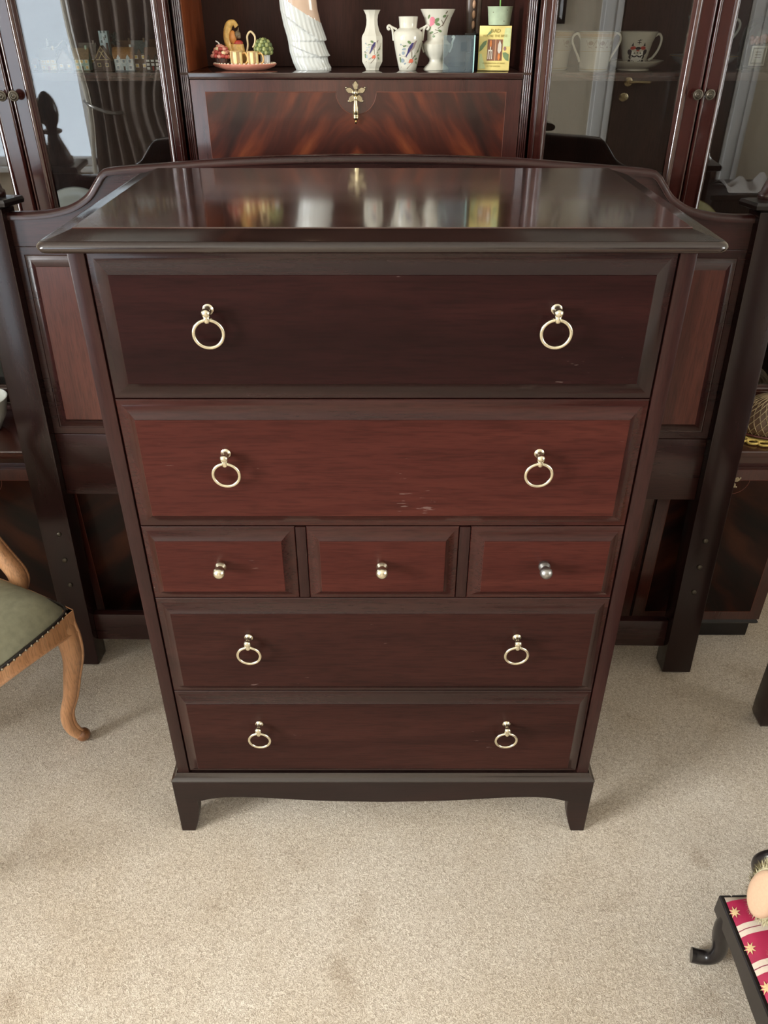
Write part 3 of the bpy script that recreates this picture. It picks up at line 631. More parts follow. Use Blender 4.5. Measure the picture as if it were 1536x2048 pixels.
#@@ITEMS
# ------------------------------------------------------------------ shelf ornaments in the niche
SZ = 1.2372
def wrap(mb, cx, cy, rf, pts, z0=0.0, eps=0.0004):
    """closed polygon (u horizontally, z) wrapped on the front of a round body"""
    vs = []
    for u, z in pts:
        r = rf(z) + eps; a = max(-1.5, min(1.5, u / r))
        vs.append(mb.v((cx + r * math.sin(a), cy - r * math.cos(a), z0 + z)))
    c = sum((v.co for v in vs), Vector()) / len(vs)
    u = sum(p[0] for p in pts) / len(pts); z = sum(p[1] for p in pts) / len(pts)
    r = rf(z) + eps; a = max(-1.5, min(1.5, u / r)); vc = mb.v((cx + r * math.sin(a), cy - r * math.cos(a), z0 + z))
    for i in range(len(vs)): mb.f([vs[i], vs[(i + 1) % len(vs)], vc])
def blob(u, z, a, b_, ang=0, n=10):
    c, s = math.cos(ang), math.sin(ang)
    return [(u + a * math.cos(t) * c - b_ * math.sin(t) * s, z + a * math.cos(t) * s + b_ * math.sin(t) * c) for t in [2 * PI * k / n for k in range(n)]]
def stroke(p, q, w=0.0005):
    d = Vector((q[0] - p[0], q[1] - p[1])); d.normalize(); n = Vector((-d.y, d.x)) * w
    return [(p[0] + n.x, p[1] + n.y), (q[0] + n.x, q[1] + n.y), (q[0] - n.x, q[1] - n.y), (p[0] - n.x, p[1] - n.y)]
def interp(prof):
    def f(z):
        pr = sorted([(h, r) for r, h in prof])
        for (h0, r0), (h1, r1) in zip(pr, pr[1:]):
            if h0 <= z <= h1: return r0 + (r1 - r0) * (z - h0) / max(h1 - h0, 1e-6)
        return pr[0][1] if z < pr[0][0] else pr[-1][1]
    return f
def bird_scene(par, cx, cy, rf, u0, z0, sc, base):
    def T(pts): return [(u0 + sc * u, z0 + sc * z) for u, z in pts]
    def add(name, mat, shapes):
        m = MB()
        for s_ in shapes: wrap(m, cx, cy, rf, T(s_), base)
        m.build(name, mat, par, smooth=0)
    add('painted_wing', P_BLUE, [[(-0.2, -0.15), (-0.1, 0.2), (0.15, 0.5), (0.3, 0.52), (0.2, 0.25), (0.0, -0.05), (-0.25, -0.4), (-0.32, -0.36)]])
    add('painted_breast', P_TAUPE, [[(0.3, 0.52), (0.45, 0.62), (0.62, 0.70), (0.5, 0.5), (0.36, 0.2), (0.1, -0.05), (-0.05, -0.12), (0.2, 0.25)]])
    add('painted_twigs', P_BRN, [stroke((-0.7, -1.1), (0.35, -0.45), 0.022), stroke((0.2, -0.55), (0.85, 0.15), 0.025), stroke((-0.9, -0.3), (-0.2, -0.42), 0.018), stroke((-0.6, 0.35), (-0.1, 0.3), 0.015), stroke((0.85, 0.15), (0.95, 0.45), 0.02), stroke((0.15, -0.05), (0.18, -0.45), 0.02), stroke((0.3, -0.7), (-0.2, -1.2), 0.02), stroke((-0.05, 0.3), (0.05, 0.02), 0.015)])
    add('painted_blossom', P_RED, [blob(0.13, -0.66, 0.17, 0.14), blob(0.0, -0.75, 0.08, 0.06)])
    add('painted_leaves', P_GREEN, [blob(-0.05, 0.55, 0.15, 0.09, -0.5), blob(0.55, -0.55, 0.14, 0.07, 0.4), blob(0.6, -0.8, 0.13, 0.06, -0.9), blob(0.75, -0.05, 0.12, 0.05, 0.7), blob(-0.4, 0.3, 0.14, 0.06, 0.3), blob(-0.75, -0.6, 0.08, 0.2, 0.2), blob(0.42, -0.35, 0.1, 0.05, 0.2)])
    add('painted_flowers', P_GREY, [blob(-0.5, -0.15, 0.13, 0.12), blob(-0.55, -0.65, 0.16, 0.15), blob(-0.45, 0.1, 0.16, 0.07, 0.2), blob(-0.8, -0.25, 0.07, 0.05), blob(-0.7, 0.4, 0.06, 0.06), blob(-0.35, -0.85, 0.1, 0.06, 0.5)])
VY = 0.815
# octagonal bottle vase
vx = -0.0228
t = wthing('bottle_vase', 'tall octagonal ivory bud vase painted with a bird, leftmost of three vases', 'vase', (vx, VY, SZ), group='ivory bird vases')
pr = [(0.0128, 0), (0.0138, 0.001), (0.0142, 0.004), (0.0205, 0.014), (0.0212, 0.016), (0.0214, 0.054), (0.0205, 0.058), (0.0150, 0.066), (0.0118, 0.076), (0.0112, 0.084), (0.0125, 0.092), (0.0162, 0.0985), (0.0176, 0.100), (0.0165, 0.1003), (0.011, 0.094), (0.009, 0.07)]
MB().lathe(pr, (vx, VY, SZ), 8, rot=PI / 8, cap=True).build('vase_body', CERAM, t, smooth=20)
rf8 = lambda z: interp(pr[:13])(z) * 0.965
bird_scene(t, vx, VY, rf8, 0.001, 0.0375, 0.0205, SZ)
# shouldered vase with scroll handles
vx = 0.0463
t = wthing('scroll_handled_vase', 'round-shouldered ivory vase with two scroll handles, middle of three vases', 'vase', (vx, VY, SZ), group='ivory bird vases')
pr = [(0.0160, 0), (0.0168, 0.001), (0.0185, 0.008), (0.0235, 0.028), (0.0275, 0.048), (0.0285, 0.056), (0.0270, 0.064), (0.0225, 0.0685), (0.0172, 0.0705), (0.0165, 0.072), (0.0172, 0.080), (0.0182, 0.0892), (0.0172, 0.0896), (0.0155, 0.083), (0.0145, 0.074)]
MB().lathe(pr, (vx, VY, SZ), 32, wob=lambda a, h: 1 + (0.02 * math.cos(12 * a) if h > 0.0707 else 0)).build('vase_body', CERAM, t, smooth=50)
for s in (-1, 1):
    m = MB(); ps = [(s * 0.0275, 0.050), (s * 0.0288, 0.060), (s * 0.030, 0.0675), (s * 0.0335, 0.0735), (s * 0.0375, 0.0745), (s * 0.0395, 0.0715), (s * 0.0375, 0.0685), (s * 0.0350, 0.0700)]
    m.tube([(p.x + vx, VY, p.z + SZ) for p in catmull([(a, 0, b_) for a, b_ in ps], 5)], 0.0023, 8, up=(0, 1, 0)); m.tube([(s * 0.022 + vx, VY, 0.0685 + SZ), (s * 0.0315 + vx, VY, 0.0725 + SZ)], 0.002, 8, up=(0, 1, 0))
    m.build('handle', CERAM, t, smooth=60)
bird_scene(t, vx, VY, interp(pr[:9]), 0.0030, 0.034, 0.0255, SZ)
# urn vase
vx = 0.1030; UYv = 0.83
t = wthing('urn_vase', 'flared ivory urn vase with roses on the rim, partly behind glass block', 'vase', (vx, UYv, SZ), group='ivory bird vases')
pr = [(0.0250, 0), (0.0258, 0.0012), (0.0240, 0.004), (0.0165, 0.011), (0.0140, 0.016), (0.0150, 0.0195), (0.0220, 0.027), (0.0262, 0.036), (0.0272, 0.044), (0.0230, 0.048), (0.0195, 0.051), (0.0195, 0.058), (0.0215, 0.072), (0.0260, 0.087), (0.0335, 0.101), (0.0325, 0.1015), (0.0245, 0.087), (0.018, 0.06)]
MB().lathe(pr, (vx, UYv, SZ), 40, wob=lambda a, h: 1 + (0.018 * math.cos(16 * a) if 0.018 < h < 0.046 else 0)).build('vase_body', CERAM, t, smooth=50)
for s in (-1, 1):
    m = MB(); ps = [(s * 0.0245, 0.030), (s * 0.0292, 0.040), (s * 0.0300, 0.047), (s * 0.0335, 0.0545), (s * 0.0315, 0.0565), (s * 0.0295, 0.0540)]
    m.tube([(p.x + vx, UYv, p.z + SZ) for p in catmull([(a, 0, b_) for a, b_ in ps], 5)], 0.0023, 8, up=(0, 1, 0)); m.build('handle', CERAM, t, smooth=60)
rfu = interp(pr[:15])
m = MB(); wrap(m, vx, UYv, rfu, blob(-0.0120, 0.082, 0.0058, 0.0072), SZ); wrap(m, vx, UYv, rfu, blob(-0.015, 0.076, 0.003, 0.003), SZ); m.build('painted_rose', P_PINK, t, smooth=0)
m = MB()
for b_ in (blob(-0.0035, 0.083, 0.006, 0.0032, 0.6), blob(-0.0195, 0.089, 0.004, 0.002, 1.0), blob(-0.0010, 0.077, 0.005, 0.0025, -0.3), blob(-0.013, 0.063, 0.0045, 0.002, 0.3), blob(-0.017, 0.070, 0.004, 0.002, 0.9), blob(0.012, 0.09, 0.004, 0.0022, 0.3), blob(0.004, 0.066, 0.004, 0.002, -0.4), blob(-0.008, 0.057, 0.003, 0.002, 0)): wrap(m, vx, UYv, rfu, b_, SZ)
m.build('painted_leaves', P_GREEN, t, smooth=0)
m = MB()
for b_ in (stroke((0.0, 0.07), (0.012, 0.078), 0.0006), stroke((0.008, 0.074), (0.020, 0.092), 0.0009), stroke((-0.006, 0.068), (0.004, 0.066)), stroke((0.006, 0.084), (0.010, 0.077)), stroke((0.014, 0.094), (0.018, 0.098), 0.001), stroke((-0.01, 0.06), (0.0, 0.064))): wrap(m, vx, UYv, rfu, b_, SZ)
m.build('painted_twigs', P_BRN, t, smooth=0)
# glass block in front of the urn
t = wthing('glass_block', 'square bluish clear glass block in front of the urn vase', 'ornament', (0.141, 0.77, SZ))
bgx0, bgx1, bgz1, bgy0, bgy1 = 0.1125, 0.1690, SZ + 0.0600, 0.765, 0.787
MB().box(bgx0, bgx1, bgy0, bgy1, SZ, bgz1).build('clear_block', BGLASS, t, bevel=0.0006)
MB().box(bgx1 + 0.0001, bgx1 + 0.0022, bgy0, bgy1, SZ, bgz1 + 0.0003).build('bevelled_edge', BGEDGE, t, bevel=0.0005)
# gift book with little garden tools
t = thing('gift_book', 'small yellow and green gift book with a window of garden tools', 'book', (0.2105, 0.786, SZ + 0.0013), (R(-2.5), 0, R(-7)))
BC = plain('book_cover_yellow', S(226, 206, 128), 0.5, var=0.12, vscale=30)
bw, bh, bd = 0.030, 0.0735, 0.022
MB().box(-bw, bw, 0, 0.0016, 0, bh).build('front_cover', BC, t, bevel=0.0004)
MB().box(-bw, bw, bd, bd + 0.0016, 0, bh).build('back_cover', BC, t, bevel=0.0004)
MB().box(-bw, -bw + 0.002, 0.0017, bd - 0.0001, 0, bh).build('spine', BC, t)
MB().box(-bw + 0.0021, bw - 0.003, 0.0017, bd - 0.0001, 0.0015, bh - 0.0015).build('page_block', plain('pages', S(196, 176, 130), 0.8, var=0.15, vscale=300), t)
yy = -0.0004
MB().box(-0.0135, 0.0150, yy, 0.001, 0.0165, 0.0515).build('window_recess', flat('recess_brown', (128, 84, 60)), t, smooth=0)
def boardprint(name, mat, polys, y=-0.0007):
    m = MB()
    for p in polys: m.prism(p, y, yy)
    m.build(name, mat, t, smooth=0)
boardprint('window_frame_line', flat('frame_tan', (182, 134, 98)), [[(0.0008, 0.0165), (0.0028, 0.0165), (0.0028, 0.0515), (0.0008, 0.0515)]])
boardprint('fork_handle', P_ORNG, [blob(-0.0075, 0.0440, 0.0021, 0.0065)], -0.0016)
boardprint('trowel_handle', P_ORNG, [blob(0.0092, 0.0230, 0.0023, 0.0060)], -0.0016)
boardprint('fork', STEEL, [[(-0.0083, 0.0395), (-0.0067, 0.0395), (-0.0067, 0.0335), (-0.0083, 0.0335)], [(-0.0120, 0.0345), (-0.0035, 0.0345), (-0.0035, 0.0320), (-0.0120, 0.0320)]] + [[(x, 0.033), (x + 0.0016, 0.033), (x + 0.0016, 0.0190), (x, 0.0190)] for x in (-0.0120, -0.0084, -0.0051)], -0.0018)
boardprint('trowel', STEEL, [[(0.0085, 0.0285), (0.0100, 0.0285), (0.0128, 0.0330), (0.0128, 0.0430), (0.0095, 0.0505), (0.0065, 0.0430), (0.0060, 0.0330)]], -0.0018)
boardprint('printed_leaf', P_GREEN, [[(-0.0285, 0.031), (-0.024, 0.034), (-0.0165, 0.043), (-0.0150, 0.0500), (-0.0215, 0.0475), (-0.0275, 0.0400)], [(0.0160, 0.0300), (0.0215, 0.0305), (0.0275, 0.0270), (0.0280, 0.0160), (0.0225, 0.0175), (0.0175, 0.0230)], [(-0.017, 0.057), (-0.010, 0.0655), (-0.0055, 0.067), (-0.008, 0.061)]])
boardprint('printed_berry', flat('berry_mauve', (150, 110, 105)), [blob(0.0195, 0.0365, 0.0025, 0.0035)])
PPG = flat('print_pale_green', (196, 205, 150))
boardprint('printed_patch', PPG, [[(-0.028, 0.003), (-0.015, 0.003), (-0.018, 0.012), (-0.024, 0.028), (-0.028, 0.028)]], -0.0005)
boardprint('printed_patch', PPG, [[(0.015, 0.040), (0.029, 0.040), (0.029, 0.070), (0.018, 0.070)]], -0.0005)
def text_mesh(name, body, size, mat, parent, loc, rot=(PI / 2, 0, 0), ext=0.0001):
    c = bpy.data.curves.new(name, 'FONT'); c.body = body; c.size = size; c.extrude = ext; c.align_x = 'CENTER'; c.resolution_u = 2
    o = bpy.data.objects.new('tmp', c); SC.collection.objects.link(o)
    dg = bpy.context.evaluated_depsgraph_get(); me = bpy.data.meshes.new_from_object(o.evaluated_get(dg)); bpy.data.objects.remove(o)
    me.materials.clear(); me.materials.append(mat); q = bpy.data.objects.new(name, me); SC.collection.objects.link(q)
    q.parent = parent; q.location = loc; q.rotation_euler = rot; return q
TXT = flat('print_ochre', (150, 132, 60))
text_mesh('printed_title', 'DAD', 0.0088, TXT, t, (0.0, -0.0009, 0.0625))
text_mesh('printed_title', "YOU'RE THE BEST", 0.0058, TXT, t, (0.0, -0.0009, 0.0552))
text_mesh('printed_caption', 'A CELEBRATION OF DADS', 0.0035, TXT, t, (0.0, -0.0009, 0.0110))
text_mesh('printed_caption', 'IN THE GARDEN', 0.0034, TXT, t, (0.0, -0.0009, 0.0062))
# little tin pot on top of the book
zb = SZ + 0.0762
t = wthing('tin_pot', 'small pale green tin pot with a green stem, standing on the gift book', 'pot', (0.2180, 0.799, zb))
TIN = plain('pale_green_tin', S(176, 190, 160), 0.4, 0.1, var=0.08, vscale=90)
MB().lathe([(0.0200, 0), (0.0203, 0.001), (0.0232, 0.0275), (0.0240, 0.0285), (0.0236, 0.0293), (0.0225, 0.0285), (0.0196, 0.002)], (0.2180, 0.799, zb), 32).build('pot_body', TIN, t, smooth=50)
MB().lathe([(0.0225, 0.023), (0.0005, 0.0235)], (0.2180, 0.799, zb), 24).build('soil', flat('soil', (70, 60, 40)), t)
m = MB()
for (u, z) in ((-0.016, 0.020), (0.012, 0.0235), (0.006, 0.006)): wrap(m, 0.218, 0.799, lambda z: 0.0203 + 0.0029 * z / 0.0275, blob(u, z, 0.0009, 0.0009), zb)
m.build('tin_rivets', P_BRN, t, smooth=0)
MB().tube(catmull([(0.218, 0.799, zb + 0.023), (0.2175, 0.798, zb + 0.05), (0.2195, 0.797, zb + 0.09), (0.221, 0.797, zb + 0.12)], 5), 0.0013, 8).build('stem', plain('stem_green', S(120, 176, 84), 0.5), t)
m = MB()
for k in range(6):
    a = k * PI / 3; m.ball((0.221 + 0.008 * math.cos(a), 0.797 + 0.008 * math.sin(a), zb + 0.124), 0.006, 10, sz=0.4)
m.build('flower_head', P_PINK, t)
# carved wooden figure behind
fx, fy = 0.1760, 0.875
t = wthing('wooden_figure', 'tall slim carved brown figure on a black stand behind the book', 'figurine', (fx, fy, SZ))
WF = wood('carved_brown', (0.05, 0.03, 0.02), (0.10, 0.062, 0.042), (0.16, 0.10, 0.07), 'z', 0.45, 0.2, 0.2)
MB().lathe([(0.004, 0.052), (0.0085, 0.06), (0.0105, 0.09), (0.0108, 0.12), (0.0095, 0.15), (0.006, 0.18), (0.001, 0.195)], (fx - 0.004, fy, SZ), 14, sy=0.6).build('carved_body', WF, t, smooth=50)
MB().lathe([(0.003, 0.052), (0.005, 0.06), (0.0065, 0.09), (0.0068, 0.12), (0.005, 0.16), (0.001, 0.18)], (fx + 0.009, fy + 0.002, SZ), 12, sy=0.6).build('carved_body', WF, t, smooth=50)
m = MB()
for k in range(4): m.ball((fx - 0.0005, fy - 0.0075, SZ + 0.075 + k * 0.017), 0.0035, 10, sz=2.1)
m.build('carved_chain', plain('carved_tan', S(190, 150, 118), 0.5), t, smooth=60)
m = MB(); m.box(fx - 0.011, fx + 0.013, fy - 0.008, fy + 0.008, 0 + SZ, SZ + 0.028); m.box(fx - 0.003, fx + 0.005, fy - 0.004, fy + 0.004, SZ + 0.028, SZ + 0.065); m.box(fx - 0.016, fx + 0.014, fy - 0.006, fy + 0.005, SZ + 0.056, SZ + 0.061)
m.build('stand', BLACKW, t, bevel=0.001)
# porcelain lady: tiered pleated skirt
lx, ly = -0.1400, 0.835
t = wthing('porcelain_figurine', 'glossy white and blush porcelain lady in a tiered pleated skirt', 'figurine', (lx, ly, SZ))
def skirt(z):   # left, right outline as measured
    T_ = [(0.0, -0.0335, 0.0345), (0.004, -0.0350, 0.0352), (0.012, -0.0390, 0.0305), (0.022, -0.0420, 0.0280), (0.0235, -0.0423, 0.0340), (0.030, -0.0445, 0.0300), (0.048, -0.0465, 0.0225), (0.050, -0.0468, 0.0280), (0.056, -0.0480, 0.0262), (0.075, -0.0535, 0.0190), (0.100, -0.0580, 0.0130), (0.128, -0.0600, 0.0098), (0.16, -0.0560, 0.0060), (0.19, -0.050, 0.0)]
    for (a, l0, r0), (b_, l1, r1) in zip(T_, T_[1:]):
        if a <= z <= b_:
            k = (z - a) / (b_ - a); return l0 + (l1 - l0) * k, r0 + (r1 - r0) * k
    return T_[-1][1:]
tl = [(0.0185, 0.1050, 0.080), (0.0, 0.078, 0.047), (-0.02, 0.0445, 0.0215), (-0.05, 0.002, 0.0)]   # diagonal tier edges: z at left / right
m = MB(); zs = [0.0015 * k for k in range(127)]; rings = []
n = 96
for z in zs:
    l_, r_ = skirt(z); cx_ = (l_ + r_) / 2; hw = (r_ - l_) / 2; ring = []
    for i in range(n):
        a = 2 * PI * i / n; u = math.cos(a); ux = (u + 1) / 2   # 0 left, 1 right
        bump = 0
        for (zl, zr) in ((0.098, 0.042), (0.045, 0.017), (-0.01, -0.01)):
            ze = zl + (zr - zl) * (ux * 1.05)
            if z > ze: bump = math.exp(-(z - ze) / 0.011) * 0.15; break
        pl = 0.028 * math.sin(i * PI * 2 * 26 / n + 0.6 * math.sin(z * 60)) if z < 0.124 - ux * 0.045 else 0
        rr2 = 1 + (bump + pl) * (0.5 + 0.5 * abs(math.sin(a)))
        ring.append(m.v((lx + cx_ + hw * u * (1 + pl * 0.7), ly + hw * 0.62 * math.sin(a) * rr2, SZ + z)))
    rings.append(ring)
for A, B in zip(rings, rings[1:]):
    for i in range(n): m.f([A[i], A[(i + 1) % n], B[(i + 1) % n], B[i]])
m.f(rings[0][::-1]); m.f(rings[-1])
sk = m.build('pleated_skirt', CERW, t, smooth=60)
sk.data.materials.append(CERP)
for p in sk.data.polygons:
    c = p.center + Vector((lx, ly, SZ)); z = c.z - SZ; l_, r_ = skirt(max(0, min(z, 0.189)))
    ux = (c.x - lx - l_) / (r_ - l_)
    if z > 0.124 - ux * 0.045 + 0.0 * math.sin(ux * 3): p.material_index = 1
MB().lathe([(0.026, 0.188), (0.018, 0.20), (0.015, 0.215), (0.02, 0.24), (0.022, 0.26), (0.014, 0.275), (0.006, 0.28), (0.0055, 0.288)], (lx - 0.024, ly, SZ), 24, sy=0.6).build('bodice', CERP, t, smooth=60)
m = MB(); m.ball((lx - 0.024, ly, SZ + 0.302), 0.014, 16, sx=0.85, sz=1.15); m.build('head', CERP, t, smooth=80)
m = MB(); m.ball((lx - 0.024, ly + 0.004, SZ + 0.307), 0.0155, 16, sx=0.9, sz=1.05); m.build('hair', flat('hair_brown', (110, 80, 60)), t, smooth=80)

# plate of miniature tea things
px_, py_ = -0.2730, 0.820
t = wthing('pink_plate', 'small oval pink plate carrying the miniature tea set', 'plate', (px_, py_, SZ))
PINKR = plain('pink_resin', S(206, 134, 112), 0.35, var=0.12, vscale=60)
MB().lathe([(0.036, 0), (0.045, 0.002), (0.058, 0.0065), (0.0625, 0.0105), (0.0615, 0.0118), (0.055, 0.0095), (0.040, 0.0075), (0.001, 0.007)], (px_, py_, SZ), 48, sy=0.60).build('plate_body', PINKR, t, smooth=60)
m = MB()
for k in range(46):
    a = 2 * PI * k / 46; m.ball((px_ + 0.059 * math.cos(a), py_ + 0.035 * math.sin(a), SZ + 0.0118), 0.0018, 6, sx=1.3)
m.build('beaded_rim', flat('bead_cream', (232, 214, 190)), t, smooth=80)
pz = SZ + 0.0079
# cupcake
cx_, cy_ = px_ - 0.0435, py_ - 0.004
t = wthing('cupcake_ornament', 'tiny frosted cupcake with red and cream petals on left of plate', 'ornament', (cx_, cy_, pz))
MB().lathe([(0.0095, 0), (0.0125, 0.012), (0.0125, 0.016)], (cx_, cy_, pz), 28, wob=lambda a, h: 1 + 0.05 * math.cos(14 * a)).build('cake_case', flat('case_brown', (92, 66, 58)), t, smooth=30)
mA, mB_, mC = MB(), MB(), MB(); rnd = random.Random(3)
for lay, (r0, z0, nn) in enumerate(((0.0165, 0.0165, 15), (0.0130, 0.0225, 12), (0.0095, 0.0280, 9), (0.0045, 0.0320, 5))):
    for k in range(nn):
        a = 2 * PI * k / nn + lay; (mA, mB_, mC)[rnd.randrange(3)].ball((cx_ + r0 * math.cos(a), cy_ + r0 * math.sin(a), pz + z0 + rnd.uniform(-.001, .001)), 0.0050, 8, sz=0.75)
mA.build('red_petals', flat('petal_red', (176, 74, 66)), t, smooth=80); mB_.build('cream_petals', flat('petal_cream', (236, 214, 170)), t, smooth=80); mC.build('pink_petals', flat('petal_pink', (216, 148, 130)), t, smooth=80)
MB().tube([(cx_ - 0.0005, cy_, pz + 0.033), (cx_ - 0.004, cy_ - 0.001, pz + 0.039), (cx_ - 0.0085, cy_ - 0.001, pz + 0.0415)], [0.0036, 0.0028, 0.0022], 8, flat=0.5).build('white_tag', P_WHITE, t, smooth=60)
# striped mug
def striped(name, label, cx_, cy_, r, h, handle=1):
    t = wthing(name, label, 'mug', (cx_, cy_, pz))
    for i, (mat, ph) in enumerate(((flat('mug_cream', (242, 226, 160)), 0), (flat('mug_tan', (178, 140, 90)), 1))):
        m = MB()
        for k in range(12):
            if k % 2 != ph: continue
            a0 = 2 * PI * k / 12 + 0.13; q = [a0 + 2 * PI / 12 * j / 3 for j in range(4)]
            for j in range(3):
                m.f([m.v((cx_ + r * math.cos(q[j]), cy_ + r * math.sin(q[j]), pz)), m.v((cx_ + r * math.cos(q[j + 1]), cy_ + r * math.sin(q[j + 1]), pz)), m.v((cx_ + r * 1.03 * math.cos(q[j + 1]), cy_ + r * 1.03 * math.sin(q[j + 1]), pz + h)), m.v((cx_ + r * 1.03 * math.cos(q[j]), cy_ + r * 1.03 * math.sin(q[j]), pz + h))])
        m.build('cream_stripes' if ph == 0 else 'tan_stripes', mat, t, smooth=60, remdup=True)
    MB().lathe([(r * 0.97, 0.0003), (r * 0.97, h), (r * 1.08, h + 0.0002), (r * 1.1, h + 0.0015), (r * 0.95, h + 0.002), (r * 0.9, h - 0.003)], (cx_, cy_, pz), 24).build('mug_core', flat('mug_rim', (210, 176, 120)), t, smooth=50)
    m = MB(); m.tube([(cx_ + r + p.x, cy_ - 0.001, pz + p.z) for p in catmull([(-0.001, 0, h * 0.9), (0.006, 0, h * 0.93), (0.0095, 0, h * 0.6), (0.0075, 0, h * 0.25), (-0.0005, 0, 0.002)], 6)], 0.0017, 8, up=(0, 1, 0)); m.build('handle', flat('mug_handle', (222, 176, 110)), t, smooth=60)
    return t
striped('striped_mug', 'taller tiny tan and cream striped mug at the centre of the plate', px_ - 0.0130, py_ - 0.012, 0.0118, 0.0235)
striped('striped_cup', 'shorter tiny striped cup right of the taller striped mug', px_ + 0.0190, py_ - 0.012, 0.0105, 0.0230)
# chipmunk teapot behind
tx, ty = px_ - 0.0165, py_ + 0.0065 + 0.008
t = wthing('squirrel_teapot', 'tiny tan squirrel teapot with curled tail and swan-neck handle at plate back', 'ornament', (tx, ty, pz))
TAN = plain('squirrel_tan', S(214, 172, 96), 0.35, var=0.25, vscale=160)
m = MB(); m.lathe([(0.010, 0), (0.014, 0.004), (0.0155, 0.012), (0.0145, 0.022), (0.0125, 0.033), (0.012, 0.036)], (tx + 0.003, ty, pz), 20, sy=0.55); m.build('teapot_body', TAN, t, smooth=60)
m = MB(); m.tube(catmull([(tx - 0.006, ty, pz + 0.018), (tx - 0.0135, ty, pz + 0.030), (tx - 0.0155, ty, pz + 0.050), (tx - 0.0105, ty, pz + 0.067), (tx - 0.001, ty, pz + 0.071), (tx + 0.0045, ty, pz + 0.0645)], 6), lambda u: 0.0045 + 0.0030 * math.sin(PI * min(1, u * 1.15)), 10, up=(0, 1, 0)); m.build('curled_tail', TAN, t, smooth=70)
m = MB(); m.ball((tx - 0.004, ty - 0.002, pz + 0.047), 0.0085, 14, sx=0.8, sz=1.4); m.build('squirrel_body', flat('squirrel_orange', (208, 138, 72)), t, smooth=80)
m = MB(); m.ball((tx + 0.0055, ty - 0.003, pz + 0.0515), 0.0062, 14, sz=1.1); m.ball((tx + 0.0085, ty - 0.005, pz + 0.0480), 0.0035, 10); m.tube([(tx + 0.0065, ty - 0.003, pz + 0.056), (tx + 0.0085, ty - 0.003, pz + 0.0635)], [0.0025, 0.0006], 6); m.build('squirrel_head', flat('squirrel_grey', (112, 96, 72)), t, smooth=80)
m = MB(); m.lathe([(0.009, 0.036), (0.0095, 0.0385), (0.006, 0.042), (0.001, 0.043)], (tx + 0.005, ty, pz), 16); m.build('berry_lid', P_CRIM, t, smooth=60)
m = MB(); m.tube(catmull([(tx + 0.0195, ty, pz + 0.019), (tx + 0.0235, ty, pz + 0.034), (tx + 0.0235, ty, pz + 0.049), (tx + 0.0305, ty, pz + 0.0565), (tx + 0.038, ty, pz + 0.049), (tx + 0.0375, ty, pz + 0.038), (tx + 0.033, ty, pz + 0.030)], 7), 0.0019, 8, up=(0, 1, 0)); m.tube([(tx + 0.013, ty, pz + 0.014), (tx + 0.0195, ty, pz + 0.021)], 0.0024, 8); m.build('swan_neck_handle', flat('handle_buff', (226, 202, 156)), t, smooth=60)
# topiary pot
gx, gy = px_ + 0.0385, py_ + 0.002
t = wthing('topiary_ornament', 'tiny round green topiary in a white pot on right of plate', 'ornament', (gx, gy, pz))
MB().lathe([(0.0075, 0), (0.0092, 0.001), (0.0100, 0.0195), (0.009, 0.020)], (gx + 0.002, gy, pz), 24).build('white_pot', CERW, t, smooth=50)
ms = [MB(), MB()]
for lay, (r0, z0, nn) in enumerate(((0.0145, 0.0225, 16), (0.0150, 0.0280, 16), (0.0130, 0.0345, 13), (0.0095, 0.0395, 9), (0.0040, 0.0425, 4))):
    for k in range(nn):
        a = 2 * PI * (k + 0.5 * (lay % 2)) / nn; ms[(k + lay) % 2].ball((gx + r0 * math.cos(a), gy + r0 * math.sin(a) * 0.9, pz + z0), 0.0043, 8, sz=1.1)
ms[0].ball((gx, gy, pz + 0.031), 0.0125, 14)
ms[0].build('dark_leaves', flat('topiary_dark', (92, 104, 58)), t, smooth=80); ms[1].build('pale_leaves', flat('topiary_pale', (160, 166, 104)), t, smooth=80)

